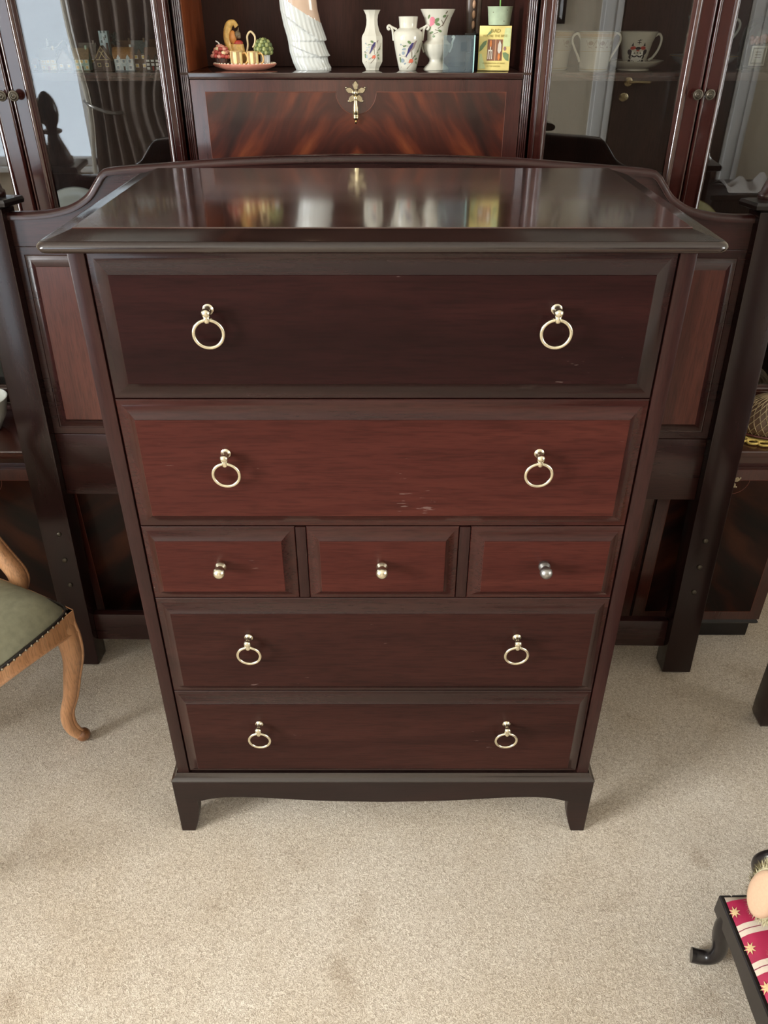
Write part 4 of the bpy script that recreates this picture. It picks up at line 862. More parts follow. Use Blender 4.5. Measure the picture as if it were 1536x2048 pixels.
# ------------------------------------------------------------------ miniature cottages, left cabinet
CS = 1.2367
CG = 'miniature cottages in the left display cabinet'
def cottage(cx, cy, w, d, hw, hr, wall, roof, label, gable='x', name='miniature_cottage', win=(2, 1), door=True, frame=None, winmat=None, dormers=0, round_roof=False, base=None, chimney=True, doormat=None, z0=CS):
    t = wthing(name, label, 'model house', (cx, cy, z0), group=CG)
    x0, x1, y0, y1 = cx - w / 2, cx + w / 2, cy - d / 2, cy + d / 2
    frame = frame or P_WHITE; winmat = winmat or P_YEL; doormat = doormat or P_BRN
    MB().box(x0 - 0.0012, x1 + 0.0012, y0 - 0.0015, y1, z0, z0 + 0.0016).build('base', base or P_BRN, t, bevel=0.0004)
    m = MB()
    if gable == 'x':      # ridge runs along x
        m.prism([(y0, z0 + 0.0016), (y1, z0 + 0.0016), (y1, z0 + hw), (cy, z0 + hw + hr * 0.9), (y0, z0 + hw)], x0, x1, 'yz')
    else: m.prism([(x0, z0 + 0.0016), (x1, z0 + 0.0016), (x1, z0 + hw), (cx, z0 + hw + hr * 0.93), (x0, z0 + hw)], y0, y1)
    m.build('walls', wall, t, smooth=0)
    m = MB(); ov = 0.0016
    if gable == 'x':
        if round_roof:
            ps = catmull([(y0 - ov, 0, z0 + hw - 0.001), (y0 - 0.0005, 0, z0 + hw + hr * 0.55), (cy, 0, z0 + hw + hr), (y1, 0, z0 + hw + hr * 0.55), (y1 + ov, 0, z0 + hw - 0.001)], 4)
            m.prism([(p.x, p.z) for p in ps], x0 - ov, x1 + ov, 'yz')
        else: m.prism([(y0 - ov, z0 + hw - 0.001), (cy, z0 + hw + hr), (y1 + ov, z0 + hw - 0.001), (y1 + ov, z0 + hw - 0.0022), (cy, z0 + hw + hr - 0.0016), (y0 - ov, z0 + hw - 0.0022)], x0 - ov, x1 + ov, 'yz')
    else: m.prism([(x0 - ov, z0 + hw - 0.001), (cx, z0 + hw + hr), (x1 + ov, z0 + hw - 0.001), (x1 + ov, z0 + hw - 0.0030), (cx, z0 + hw + hr - 0.0024), (x0 - ov, z0 + hw - 0.0030)], y0 - ov, y1 + ov)
    m.build('roof', roof, t, smooth=0, bevel=0.0004)
    nw, nr = win
    for rI in range(nr):
        for k in range(nw):
            if door and rI == 0 and k == nw // 2 and nw > 2: continue
            wx = x0 + w * (k + 0.5) / nw; wz = z0 + 0.0016 + (hw - 0.0016) * (rI + 0.5) / nr; ws = min(w / nw * 0.32, 0.0032); wh = min((hw / nr) * 0.30, 0.0032)
            f = MB().box(wx - ws, wx + ws, y0 - 0.0006, y0 + 0.0005, wz - wh, wz + wh).build('window', frame, t, smooth=0)
            MB().box(wx - ws * 0.7, wx + ws * 0.7, y0 - 0.0009, y0 - 0.0007, wz - wh * 0.7, wz + wh * 0.7).build('pane', winmat, f, smooth=0)
    if door: MB().box(cx - 0.0016, cx + 0.0016, y0 - 0.0009, y0 + 0.0005, z0 + 0.0016, z0 + 0.0085).build('door', doormat, t, smooth=0)
    for k in range(dormers):
        dx = x0 + w * (k + 0.5) / dormers
        MB().prism([(dx - 0.0035, z0 + hw - 0.002), (dx + 0.0035, z0 + hw - 0.002), (dx + 0.0035, z0 + hw + 0.001), (dx, z0 + hw + 0.0065), (dx - 0.0035, z0 + hw + 0.001)], y0 - 0.0018, y0 + d * 0.35).build('dormer', wall, t, smooth=0, bevel=0.0003)
    if chimney: MB().box(x1 - 0.006, x1 - 0.0025, cy - 0.0015, cy + 0.002, z0 + hw + hr * 0.3, z0 + hw + hr + 0.004).build('chimney', wall, t, bevel=0.0003)
    return t
def cm(n, rgb): return plain('cottage_' + n, S(*rgb), 0.6, var=0.18, vscale=260)
def fx_at(px): return (px - 768) / 1082.0 * 1.0   # metres at the shelf's near part
CY1 = 0.805
GREYR = cm('roof_grey', (120, 112, 104)); TANR = cm('roof_tan', (148, 126, 98)); BRNR = cm('roof_brown', (104, 78, 58)); ORR = cm('thatch_orange', (156, 114, 66)); DKR = cm('roof_dark', (70, 66, 58)); SLATE = cm('slate', (92, 98, 96))
CREAMW = cm('wall_cream', (214, 196, 150)); STONE = cm('wall_stone', (206, 218, 220)); GREENW = cm('wall_greenwhite', (176, 200, 180)); BRW = cm('wall_brown', (112, 92, 74)); GREYW = cm('wall_grey', (150, 140, 132)); TUD = cm('wall_tudor', (74, 62, 50))
k = 1.045
def X(px, y=CY1): return (px - 768) / 1566 * ((y + 0.947) * 0.8415 + (1.338 - 1.255) * 0.54)
cottage(X(70), CY1, 0.008, 0.012, 0.014, 0.008, GREYW, cm('roof_rose', (190, 150, 132)), 'sliver of grey cottage at far left end of the shelf', win=(1, 1), door=False, chimney=False)
cottage(X(99), CY1, 0.030, 0.018, 0.0215, 0.0165, CREAMW, GREYR, 'cream cottage with grey roof and yellow window, second from the left', win=(3, 2), doormat=P_CRIM)
cottage(X(131), CY1 + 0.002, 0.029, 0.018, 0.0165, 0.0230, GREYW, GREYR, 'grey cottage with a steep pointed front gable, third from left', gable='y', win=(2, 1))
cottage(X(166), CY1, 0.027, 0.018, 0.0215, 0.0175, GREENW, TANR, 'pale green cottage with a flat tan roof and yellow window', win=(3, 2))
t = cottage(X(208), CY1, 0.030, 0.018, 0.0200, 0.0230, cm('wall_timber', (92, 74, 66)), TANR, 'dark timbered cottage with tan roof and cream-edged front gable', gable='y', win=(2, 1), frame=CREAMW, winmat=DKR)
m = MB()
for a_, b_ in (((-0.013, 0.022), (0.0, 0.041)), ((0.013, 0.022), (0.0, 0.041)), ((-0.012, 0.0195), (0.012, 0.0195)), ((-0.006, 0.021), (0.003, 0.034)), ((0.006, 0.021), (-0.003, 0.034))):
    m.prism([(X(208) + p[0], CS + p[1]) for p in stroke(a_, b_, 0.0006)], CY1 - 0.0100, CY1 - 0.0092)
m.build('timber_frame', CREAMW, t, smooth=0)
cottage(X(250), CY1, 0.036, 0.020, 0.0220, 0.0185, STONE, ORR, 'white stone cottage with rounded orange thatch and two dormers', win=(3, 2), dormers=2, round_roof=True, winmat=P_GREY, base=P_GREY)
cottage(X(280), CY1 + 0.012, 0.028, 0.02, 0.031, 0.020, BRW, SLATE, 'tall brown house with slate roof behind the thatched cottage', win=(2, 2), dormers=1)
cottage(X(307), CY1, 0.027, 0.018, 0.0215, 0.0185, TUD, BRNR, 'black and white cottage with a red door, rightmost on the shelf', win=(3, 3), doormat=P_CRIM, dormers=2, winmat=P_WHITE)
BYk = 0.850
def XB_(px): return X(px, BYk)
cottage(XB_(320), BYk, 0.030, 0.02, 0.040, 0.012, GREYW, BRNR, 'grey brown townhouse at back right behind the red-doored cottage', win=(3, 2))
cottage(XB_(240), BYk, 0.055, 0.02, 0.032, 0.018, BRW, BRNR, 'wide brown-roofed barn at the back behind the timbered cottage', win=(3, 1))
cottage(XB_(180), BYk, 0.032, 0.02, 0.028, 0.018, GREYW, GREYR, 'grey-roofed house at the back between green and timbered cottages', win=(2, 1))
t = cottage(XB_(118), BYk, 0.036, 0.02, 0.036, 0.012, GREYW, GREYR, 'grey chalet with a snow-edged roof at the back left', win=(2, 1), chimney=False)
m = MB(); m.tube([(XB_(100), BYk - 0.012, CS + 0.0375), (XB_(122), BYk - 0.012, CS + 0.038), (XB_(136), BYk - 0.012, CS + 0.050)], 0.0009, 6); m.build('snow_edge', P_WHITE, t)
MB().lathe([(0.002, 0.040), (0.0014, 0.052), (0.0003, 0.054)], (XB_(104), BYk - 0.009, CS), 8).build('spire', P_WHITE, t)
# castle keep with a dark tree
tx_ = X(217, 0.835)
t = wthing('miniature_castle', 'tiny pale castle tower with battlements behind the timbered cottage', 'model castle', (tx_, 0.828, CS), group=CG)
m = MB(); m.box(tx_ - 0.0085, tx_ + 0.0085, 0.824, 0.838, CS, CS + 0.0625)
for kx_ in range(3): m.box(tx_ - 0.0085 + kx_ * 0.0065, tx_ - 0.0085 + kx_ * 0.0065 + 0.004, 0.824, 0.838, CS + 0.0625, CS + 0.0665)
m.build('tower', cm('castle', (178, 200, 206)), t, bevel=0.0004)
for dx_ in (-0.004, 0.0015, 0.0045): MB().box(tx_ + dx_ - 0.001, tx_ + dx_ + 0.001, 0.8234, 0.8238, CS + 0.05 + dx_, CS + 0.055 + dx_).build('arrow_slit', SLATE, t, smooth=0)
tx_ = X(237, 0.835)
t = wthing('miniature_tree', 'tiny dark green tree behind the cottages beside the castle tower', 'model tree', (tx_, 0.830, CS))
MB().tube([(tx_, 0.828, CS), (tx_, 0.828, CS + 0.045)], 0.002, 6).build('trunk', BRW, t)
m = MB(); rnd = random.Random(5)
for k_ in range(26):
    a = rnd.uniform(0, 2 * PI); r_ = rnd.uniform(0, 0.006); m.ball((tx_ + r_ * math.cos(a), 0.828 + r_ * math.sin(a) * 0.6, CS + 0.053 + rnd.uniform(-0.008, 0.009)), 0.0035, 7)
m.build('foliage', cm('tree_dark', (44, 50, 44)), t, smooth=60)

# ------------------------------------------------------------------ cups and mugs, right cabinet
RS = 1.2367
def two_handled(cx, cy, rotz, label):
    t = thing('loving_cup', label, 'mug', (cx, cy, RS), (0, 0, rotz), group='two-handled ivory mugs')
    pr = [(0.0262, 0), (0.0272, 0.0008), (0.0274, 0.003), (0.0288, 0.024), (0.0322, 0.052), (0.0352, 0.0655), (0.0345, 0.0660), (0.0310, 0.050), (0.026, 0.004)]
    MB().lathe(pr, (0, 0, 0), 40).build('cup_body', CERAM, t, smooth=50)
    rf = interp(pr[:6])
    for s in (-1, 1):
        m = MB(); m.tube([(s * p.x, 0, p.z) for p in catmull([(0.0305, 0, 0.053), (0.0385, 0, 0.0625), (0.0465, 0, 0.0590), (0.0480, 0, 0.0500), (0.042, 0, 0.038), (0.0340, 0, 0.0250), (0.0295, 0, 0.0160)], 6)], 0.0023, 8, up=(0, 1, 0)); m.build('handle', CERAM, t, smooth=60)
    m = MB()
    for z_, e in ((0.0645, 0.0005), (0.0560, 0.0004), (0.0340, 0.0003), (0.0040, 0.0004)): m.lathe([(rf(z_ - e) + 0.0002, z_ - e), (rf(z_ + e) + 0.0003, z_ + e)], (0, 0, 0), 40, cap=False)
    m.build('gilt_bands', GOLDP, t)
    m = MB(); m.lathe([(rf(0.0575) + 0.00015, 0.0575), (rf(0.0632) + 0.00015, 0.0632)], (0, 0, 0), 40, cap=False); m.build('rim_band', flat('rim_beige', (196, 170, 134)), t)
    m = MB()
    for c in (-0.022, 0.0, 0.022):
        wrap(m, 0, 0, rf, blob(c, 0.0475, 0.0050, 0.0035)); wrap(m, 0, 0, rf, stroke((c - 0.01, 0.052), (c - 0.005, 0.043), 0.0005)); wrap(m, 0, 0, rf, stroke((c + 0.01, 0.052), (c + 0.005, 0.043), 0.0005)); wrap(m, 0, 0, rf, blob(c + 0.011, 0.041, 0.0022, 0.0012)); wrap(m, 0, 0, rf, stroke((c - 0.004, 0.0415), (c + 0.004, 0.0395), 0.0005))
    m.build('floral_swags', flat('swag_grey', (168, 150, 132)), t, smooth=0)
two_handled(X(1187), 0.800, 0.15, 'two-handled ivory mug with gilt swags, left of crested cup')
two_handled(X(1116), 0.846, 1.25, 'two-handled ivory mug turned side-on, half behind the door stile')
# crested cup and saucer
def saucer(cx, cy, label, r=0.055, hh=0.0165, wobn=0, mat=CERAM, gilt=True):
    t = wthing('saucer', label, 'saucer', (cx, cy, RS))
    wf = (lambda a, h: 1 + (0.03 * math.cos(wobn * a) if h > 0.008 else 0)) if wobn else None
    MB().lathe([(r * 0.52, 0), (r * 0.55, 0.0005), (r * 0.54, 0.003), (r * 0.8, hh * 0.55), (r * 0.985, hh), (r, hh + 0.0007), (r * 0.985, hh + 0.0014), (r * 0.75, hh * 0.62), (r * 0.45, 0.005), (0.0005, 0.0048)], (cx, cy, RS), 48, wob=wf).build('saucer_dish', mat, t, smooth=60)
    if gilt: MB().lathe([(r * 0.994, hh + 0.0009), (r * 1.003, hh + 0.0006), (r * 0.990, hh + 0.0017)], (cx, cy, RS), 48, wob=wf, cap=False).build('gilt_rim', GOLDP, t)
    return t
cx1, cy1 = X(1274), 0.826
saucer(cx1, cy1, 'wavy-edged ivory saucer under the crested cup', 0.0565, 0.0160, 6, gilt=False)
t = wthing('crested_cup', 'ivory teacup with red and black coat of arms', 'cup', (cx1, cy1, RS + 0.0052))
b0 = RS + 0.0052
pr = [(0.0180, 0), (0.0200, 0.0006), (0.0215, 0.003), (0.0262, 0.018), (0.0318, 0.042), (0.0405, 0.0600), (0.0396, 0.0604), (0.0300, 0.042), (0.0245, 0.018), (0.018, 0.004)]
pr = [(r_ * 0.94, h_) for r_, h_ in pr]
MB().lathe(pr, (cx1, cy1, b0), 48, wob=lambda a, h: 1 + (0.025 * math.cos(6 * a) if h > 0.05 else 0)).build('cup_body', CERAM, t, smooth=50)
m = MB(); m.tube([(cx1 + p.x, cy1, b0 + p.z) for p in catmull([(0.0330, 0, 0.052), (0.0420, 0, 0.0560), (0.0475, 0, 0.0470), (0.0440, 0, 0.0300), (0.0350, 0, 0.0165), (0.0270, 0, 0.0120)], 6)], 0.0024, 8, up=(0, 1, 0)); m.build('handle', CERAM, t, smooth=60)
rfc = interp(pr[:6])
def crest(name, mat, shapes):
    m = MB()
    for s_ in shapes: wrap(m, cx1, cy1, rfc, [(u * 1.3 - 0.003, z) for u, z in s_], b0, 0.0007)
    m.build(name, mat, t, smooth=0)
def mir(p): return [(-u, z) for u, z in p][::-1]
crest('crest_mantling', P_BLACK, [blob(-0.0115, 0.0265, 0.0035, 0.0050, 0.3), blob(0.0115, 0.0265, 0.0035, 0.0050, -0.3), blob(-0.009, 0.019, 0.003, 0.004), blob(0.009, 0.019, 0.003, 0.004), blob(-0.0100, 0.0105, 0.0024, 0.0035), blob(0.0100, 0.0105, 0.0024, 0.0035), [(-0.0105, 0.037), (-0.0070, 0.037), (-0.0085, 0.0430)], [(0.0105, 0.037), (0.0070, 0.037), (0.0085, 0.0430)], blob(0, 0.0330, 0.0042, 0.0026), stroke((0, 0.0395), (0, 0.0480), 0.0005), stroke((-0.003, 0.0460), (0.003, 0.0470), 0.0005), stroke((-0.0028, 0.0425), (0.0030, 0.0425), 0.0006)])
crest('crest_torse', P_CRIM, [blob(-0.0075, 0.0335, 0.0042, 0.0030, 0.2), blob(0.0075, 0.0335, 0.0042, 0.0030, -0.2), blob(0, 0.0292, 0.0025, 0.0012)])
t_shield = [(-0.0085, 0.0280), (0.0085, 0.0280), (0.0088, 0.0180), (0.0065, 0.0095), (0.0, 0.0050), (-0.0065, 0.0095), (-0.0088, 0.0180)]
m = MB(); wrap(m, cx1, cy1, rfc, [(u * 1.3 - 0.003, z) for u, z in t_shield], b0, 0.0010); m.build('crest_shield', P_WHITE, t, smooth=0)
m = MB()
for s_ in (stroke((-0.0080, 0.0215), (-0.004, 0.0185), 0.0010), stroke((-0.004, 0.0185), (0, 0.0210), 0.0010), stroke((0, 0.0210), (0.004, 0.0185), 0.0010), stroke((0.004, 0.0185), (0.0080, 0.0215), 0.0010), blob(-0.0045, 0.0250, 0.0013, 0.0010), blob(0.0045, 0.0250, 0.0013, 0.0010), blob(0, 0.0255, 0.0010, 0.0010), stroke((-0.004, 0.0120), (-0.001, 0.0085), 0.0005), stroke((0.004, 0.0120), (0.001, 0.0085), 0.0005), stroke((-0.006, 0.0135), (-0.005, 0.0100), 0.0005), stroke((0.006, 0.0135), (0.005, 0.0100), 0.0005)): wrap(m, cx1, cy1, rfc, [(u * 1.3 - 0.003, z) for u, z in s_], b0, 0.0013)
m.build('crest_charges', P_BLACK, t, smooth=0)
# second cup, behind the meeting door stiles
cx2, cy2 = X(1407, 0.86), 0.86
saucer(cx2, cy2, 'gilt-edged deep white saucer behind the meeting door frames', 0.0660, 0.0230, 0, CERW)
t = wthing('gilt_cup', 'tall tapered white teacup with looped gilt handle, behind door frames', 'cup', (cx2, cy2, RS + 0.0052))
pr = [(0.016, 0), (0.0178, 0.0008), (0.0205, 0.008), (0.0300, 0.040), (0.0435, 0.0850), (0.0425, 0.0855), (0.0285, 0.040), (0.019, 0.010)]
MB().lathe(pr, (cx2, cy2, b0), 48).build('cup_body', CERW, t, smooth=50)
m = MB(); m.tube([(cx2 + p.x, cy2, b0 + p.z) for p in catmull([(0.0395, 0, 0.065), (0.0440, 0, 0.0760), (0.0530, 0, 0.0790), (0.0590, 0, 0.0710), (0.0560, 0, 0.0580), (0.0450, 0, 0.0440), (0.0300, 0, 0.0360)], 6)], 0.0026, 8, up=(0, 1, 0)); m.build('handle', CERW, t, smooth=60)
m = MB(); wrap(m, cx2, cy2, interp(pr[:5]), blob(-0.032, 0.045, 0.002, 0.004), b0); m.build('painted_sprig', P_GREEN, t)
# glass dome ornament
gx_, gy_ = X(1505, 0.80), 0.80
t = wthing('glass_dome', 'clear glass dome with pink flowers and a small silver frame', 'ornament', (gx_, gy_, RS))
MB().lathe([(0.0240, 0.001), (0.0275, 0.012), (0.0300, 0.035), (0.0300, 0.050), (0.0265, 0.070), (0.0190, 0.083), (0.0090, 0.0895), (0.0005, 0.0905)], (gx_, gy_, RS), 36, cap=False).build('dome', DOME, t, smooth=70)
MB().lathe([(0.0255, 0), (0.0265, 0.002), (0.0240, 0.006), (0.0210, 0.0075), (0.0005, 0.008)], (gx_, gy_, RS), 36).build('dome_base', plain('silver_base', (0.6, 0.58, 0.50), 0.25, 0.9), t, smooth=50)
m = MB(); rnd = random.Random(9)
for k_ in range(14): m.ball((gx_ + rnd.uniform(-0.017, 0.017), gy_ - 0.004 + rnd.uniform(-0.008, 0.008), RS + 0.053 + rnd.uniform(-0.006, 0.006)), 0.0048, 9)
m.build('pink_flowers', flat('dome_pink', (190, 128, 122)), t, smooth=80)
MB().loops(gx_ - 0.0135, gx_ + 0.0165, RS + 0.010, RS + 0.043, [(0, gy_ - 0.0150), (0, gy_ - 0.0175), (0.003, gy_ - 0.0185), (0.005, gy_ - 0.0170), (0.0052, gy_ - 0.0165)]).build('silver_frame', plain('silver_frame', (0.62, 0.62, 0.58), 0.35, 0.8), t, smooth=30)
m = MB()
for k_ in range(3): m.box(gx_ - 0.004, gx_ + 0.007, gy_ - 0.0172, gy_ - 0.0166, RS + 0.023 + 0.0045 * k_, RS + 0.0245 + 0.0045 * k_)
m.build('frame_lines', P_BRN, t, smooth=0)

# plates standing on the lower shelves
def standing_plate(cx, cy, r, label, mat, rimmat, tilt, deco=None, name='standing_plate'):
    t = thing(name, label, 'plate', (cx, cy, 0.8010), (R(-tilt), 0, 0))
    MB().lathe([(r * 0.5, 0.016), (r * 0.55, 0.018), (r * 0.62, 0.010), (r * 0.99, 0.0005), (r, -0.001), (r * 0.985, -0.0018), (r * 0.72, 0.003), (r * 0.64, 0.008), (0.0005, 0.009)], (0, 0, r), 56, 'y').build('plate_dish', mat, t, smooth=50)
    MB().lathe([(r * 0.965, -0.0012), (r * 1.002, -0.0012), (r * 0.98, -0.0026)], (0, 0, r), 56, 'y', cap=False).build('plate_rim', rimmat, t)
    if deco: deco(t, r)
standing_plate(-0.708, 0.92, 0.100, 'plain white plate standing on the lower shelf behind the left glass', plain('white_plate', (0.86, 0.88, 0.82), 0.2, var=0.02), CERW, 12)
def leafdeco(t, r):
    m = MB(); rnd = random.Random(2)
    for k_ in range(16):
        a = rnd.uniform(0, 2 * PI); q = rnd.uniform(0.1, 0.66) * r; b_ = blob(q * math.cos(a), r + q * math.sin(a), 0.016, 0.006, rnd.uniform(0, 3))
        m.prism(b_, 0.0015, 0.0040) if q < 0.6 * r else m.prism(b_, -0.0008, 0.002)
    m.build('painted_leaves', flat('leaf_print', (122, 142, 84)), t, smooth=0)
standing_plate(0.700, 0.92, 0.088, 'gilt-rimmed plate with green leaf pattern on lower shelf behind right glass', flat('plate_cream', (206, 200, 150), 0.2), GOLDP, 12, leafdeco, 'leaf_plate')
#@@FURN
# ------------------------------------------------------------------ basket and doily on the ledge at right
t = wthing('crochet_doily', 'yellow scalloped crochet doily on the right cabinet ledge', 'doily', (0.85, 0.63, 0.534))
DOI = plain('gold_crochet', S(226, 196, 110), 0.8, var=0.25, vscale=400)
m = MB()
dxc, dyc = 0.868, 0.650
for k_ in range(26):
    a = 2 * PI * k_ / 26; p0 = Vector((dxc + 0.100 * math.cos(a), dyc + 0.078 * math.sin(a), 0.5374))
    ps = [p0 + Vector((0.0125 * math.cos(b_), 0.0105 * math.sin(b_), 0.0008 * math.sin(3 * b_))) for b_ in [2 * PI * j / 12 for j in range(12)]]
    m.tube(ps, 0.0026, 6, closed=True)
m.tube([(dxc + 0.088 * math.cos(a), dyc + 0.067 * math.sin(a), 0.5362) for a in [2 * PI * j / 50 for j in range(50)]], 0.003, 6, closed=True)
m.build('scalloped_edge', DOI, t, smooth=80)
MB().lathe([(0.088, 0.0), (0.088, 0.0016), (0.0005, 0.0018)], (dxc, dyc, 0.5336), 40, sy=0.76).build('centre_cloth', DOI, t)
t = wthing('woven_basket', 'silvery woven domed basket sitting on the yellow doily', 'basket', (dxc, dyc, 0.5392))
BSK = plain('metallic_weave', S(170, 150, 118), 0.35, 0.5, var=0.3, vscale=200)
prb = [(0.070, 0.0), (0.078, 0.010), (0.079, 0.025), (0.066, 0.048), (0.044, 0.068), (0.020, 0.080), (0.003, 0.084)]
MB().lathe([(r_ - 0.003, h_ + 0.0003) for r_, h_ in prb], (dxc, dyc, 0.5392), 40, sy=0.8).build('lining', flat('basket_lining', (110, 84, 66)), t, smooth=60)
m = MB(); rfb = interp(prb)
for s_ in (-1, 1):
    for k_ in range(30):
        ps = []
        for j in range(13):
            z_ = 0.083 * j / 12; a = 2 * PI * k_ / 30 + s_ * z_ * 9; r_ = rfb(z_) + 0.0005 * s_
            ps.append((dxc + r_ * math.cos(a), dyc + 0.8 * r_ * math.sin(a), 0.5402 + z_))
        m.tube(ps, 0.0011, 5)
tag(m.build('woven_strands', BSK, t, smooth=80), kind='stuff')
m = MB(); m.tube([(dxc + 0.075 * math.cos(a), dyc + 0.060 * math.sin(a), 0.5420) for a in [2 * PI * j / 50 for j in range(50)]], 0.0026, 6, closed=True); m.build('bottom_band', flat('band_maroon', (96, 44, 40)), t)
# pale green-white item on left ledge
t = wthing('leafy_bowl', 'white bowl with green leaf pattern on the left cabinet ledge', 'bowl', (-0.905, 0.655, 0.534))
MB().lathe([(0.030, 0), (0.034, 0.002), (0.052, 0.035), (0.062, 0.075), (0.060, 0.0755), (0.048, 0.035), (0.03, 0.006)], (-0.905, 0.655, 0.534), 40).build('bowl_body', CERW, t, smooth=50)
m = MB()
for j in range(5): wrap(m, -0.905, 0.655, lambda z: 0.032 + 0.4 * z, blob(-0.03 + 0.016 * j, 0.045 + 0.01 * (j % 2), 0.008, 0.004, 0.6 * j), 0.534, 0.004)
m.build('painted_leaves', P_GREEN, t)

# ------------------------------------------------------------------ upholstered armchair at left
phi = R(61.9)
ch = thing('armchair', 'carved honey-wood armchair with sage green seat at the left edge', 'chair', (-0.927, 0.108, 0), (0, 0, phi))
SAGE = plain('sage_velvet', S(138, 136, 112), 0.9, var=0.12, vscale=70, bump=0.4)
WFR, DFR = 0.262, 0.222          # half width, front depth of rail
def leg(name, sx, sy, outx, outy, rear=False):
    d = Vector((outx, outy, 0)).normalized(); base = Vector((sx, sy, 0))
    if not rear: pts = [(-0.006, 0.347, 0.0270), (-0.003, 0.338, 0.0285), (0.002, 0.32, 0.0270), (0.006, 0.28, 0.0255), (0.004, 0.235, 0.0225), (-0.008, 0.185, 0.0190), (-0.022, 0.13, 0.0165), (-0.037, 0.09, 0.0150), (-0.040, 0.058, 0.0150), (-0.035, 0.036, 0.0150), (-0.026, 0.022, 0.0145), (-0.020, 0.0150, 0.0125)]
    else: pts = [(0.0, 0.335, 0.023), (0.0, 0.25, 0.021), (0.008, 0.15, 0.019), (0.022, 0.06, 0.017), (0.034, 0.012, 0.016)]
    cr = catmull([(base + d * o).to_tuple()[:2] + (z,) for o, z, r in pts], 4)
    rr = catmull([(r, 0, 0) for o, z, r in pts], 4)
    m = MB(); m.tube([p for p in cr], [max(q.x * (0.84 if not rear else 1), 0.004) for q in rr], 14, up=(d.x, d.y, 0))
    lg = m.build(name, FRUIT, ch, smooth=70)
    if not rear:
        # raised moulding along the outer face
        m = MB(); m.tube([Vector(p) + d * (q.x * 0.86) for p, q in list(zip(cr, rr))[5:-5]], 0.0042, 8); m.build('leg_moulding', FRUIT, lg, smooth=70)
        b2 = base - d * 0.018; m = MB(); m.ball((b2.x, b2.y, 0.0155), 0.0155, 14, sz=0.97); m.build('scroll_foot', wood('foot_wood_%s' % ('a' if sx > 0 else 'b'), (0.16, 0.06, 0.025), (0.26, 0.11, 0.045), (0.36, 0.17, 0.07), 'z'), lg, smooth=80)
    return lg
leg('leg', WFR - 0.02, -DFR + 0.02, 1, -1); leg('leg', -WFR + 0.02, -DFR + 0.02, -1, -1)
leg('leg', WFR - 0.05, DFR, 0.3, 1, True); leg('leg', -WFR + 0.05, DFR, -0.3, 1, True)
# seat rails with serpentine lower edge
def rail(a, b_, name, n=20, depth=0.024):
    a, b_ = Vector(a), Vector(b_); d = (b_ - a); nn = Vector((d.y, -d.x, 0)).normalized(); m = MB(); rows = []
    for i in range(n + 1):
        u = i / n; p = a + d * u; dip = 0.292 - 0.0 + 0.030 * (math.sin(PI * u) ** 0.7) ; bow = 0.016 * math.sin(PI * u)
        rows.append([m.v(p + nn * (bow + o) + Vector((0, 0, z))) for o, z in ((0, dip), (0.003, dip + 0.006), (0.0, dip + 0.012), (0.002, 0.352), (-depth, 0.352), (-depth, dip))])
    for A, B in zip(rows, rows[1:]):
        for k_ in range(6): m.f([A[k_], A[(k_ + 1) % 6], B[(k_ + 1) % 6], B[k_]])
    m.f(rows[0][::-1]); m.f(rows[-1]); m.build(name, FRUIT, ch, smooth=40)
rail((-WFR, -DFR, 0), (WFR, -DFR, 0), 'seat_rail'); rail((WFR, -DFR, 0), (WFR - 0.03, DFR, 0), 'seat_rail'); rail((-WFR + 0.03, DFR, 0), (-WFR, -DFR, 0), 'seat_rail'); rail((WFR - 0.03, DFR, 0), (-WFR + 0.03, DFR, 0), 'seat_rail')
# cushion
m = MB(); N_ = 28; grid = []
for i in range(N_ + 1):
    row = []
    for j in range(N_ + 1):
        u, v = i / N_ * 2 - 1, j / N_ * 2 - 1
        taper = 1 - 0.06 * (v + 1) / 2
        k1 = max(abs(u), abs(v)); rad = (abs(u) ** 18 + abs(v) ** 18) ** (1 / 18)
        s_ = (k1 / rad) if rad > 0 else 1
        x = u * s_ * (WFR - 0.001) * taper; y = v * s_ * (DFR - 0.001)
        bow = 0.014 * (1 - u * u) * (-1 if v < 0 else 1) * abs(v)
        h_ = 0.352 + 0.062 * (1 - k1 ** 5) ** 0.5
        row.append(m.v((x, y + bow, h_)))
    grid.append(row)
for i in range(N_):
    for j in range(N_): m.f([grid[i][j], grid[i + 1][j], grid[i + 1][j + 1], grid[i][j + 1]])
bot = [grid[i][0] for i in range(N_ + 1)] + [grid[N_][j] for j in range(1, N_ + 1)] + [grid[i][N_] for i in range(N_ - 1, -1, -1)] + [grid[0][j] for j in range(N_ - 1, 0, -1)]
m.f(bot[::-1])
edge_pts = [v.co.copy() for v in bot]
m.build('seat_cushion', SAGE, ch, smooth=80)
# braid and nail heads round the seat edge
m = MB(); m.tube([p * 1.006 + Vector((0, 0, 0.001)) for p in edge_pts], 0.0032, 6, closed=True); m.build('braid_trim', flat('braid_black', (40, 34, 30)), ch, smooth=60)
acc = 0; nails = []; step = 0.0135
for i in range(len(edge_pts)):
    a, b_ = edge_pts[i], edge_pts[(i + 1) % len(edge_pts)]; L_ = (b_ - a).length; q = 0
    while acc + (L_ - q) >= step:
        q += step - acc; acc = 0; nails.append(a.lerp(b_, min(q / L_, 1)))
    acc += L_ - q
nm_ = bpy.data.meshes.new('nail_head'); bmn = bmesh.new(); bmesh.ops.create_icosphere(bmn, subdivisions=1, radius=0.0034); bmn.to_mesh(nm_); bmn.free(); nm_.materials.append(plain('nail_bronze', (0.40, 0.34, 0.25), 0.4, 1.0))
for p in nm_.polygons: p.use_smooth = True
for p in nails[:290]:
    o = bpy.data.objects.new('nail_head', nm_); SC.collection.objects.link(o); o.parent = ch; o.location = Vector((p.x * 1.014, p.y * 1.016, p.z + 0.001))
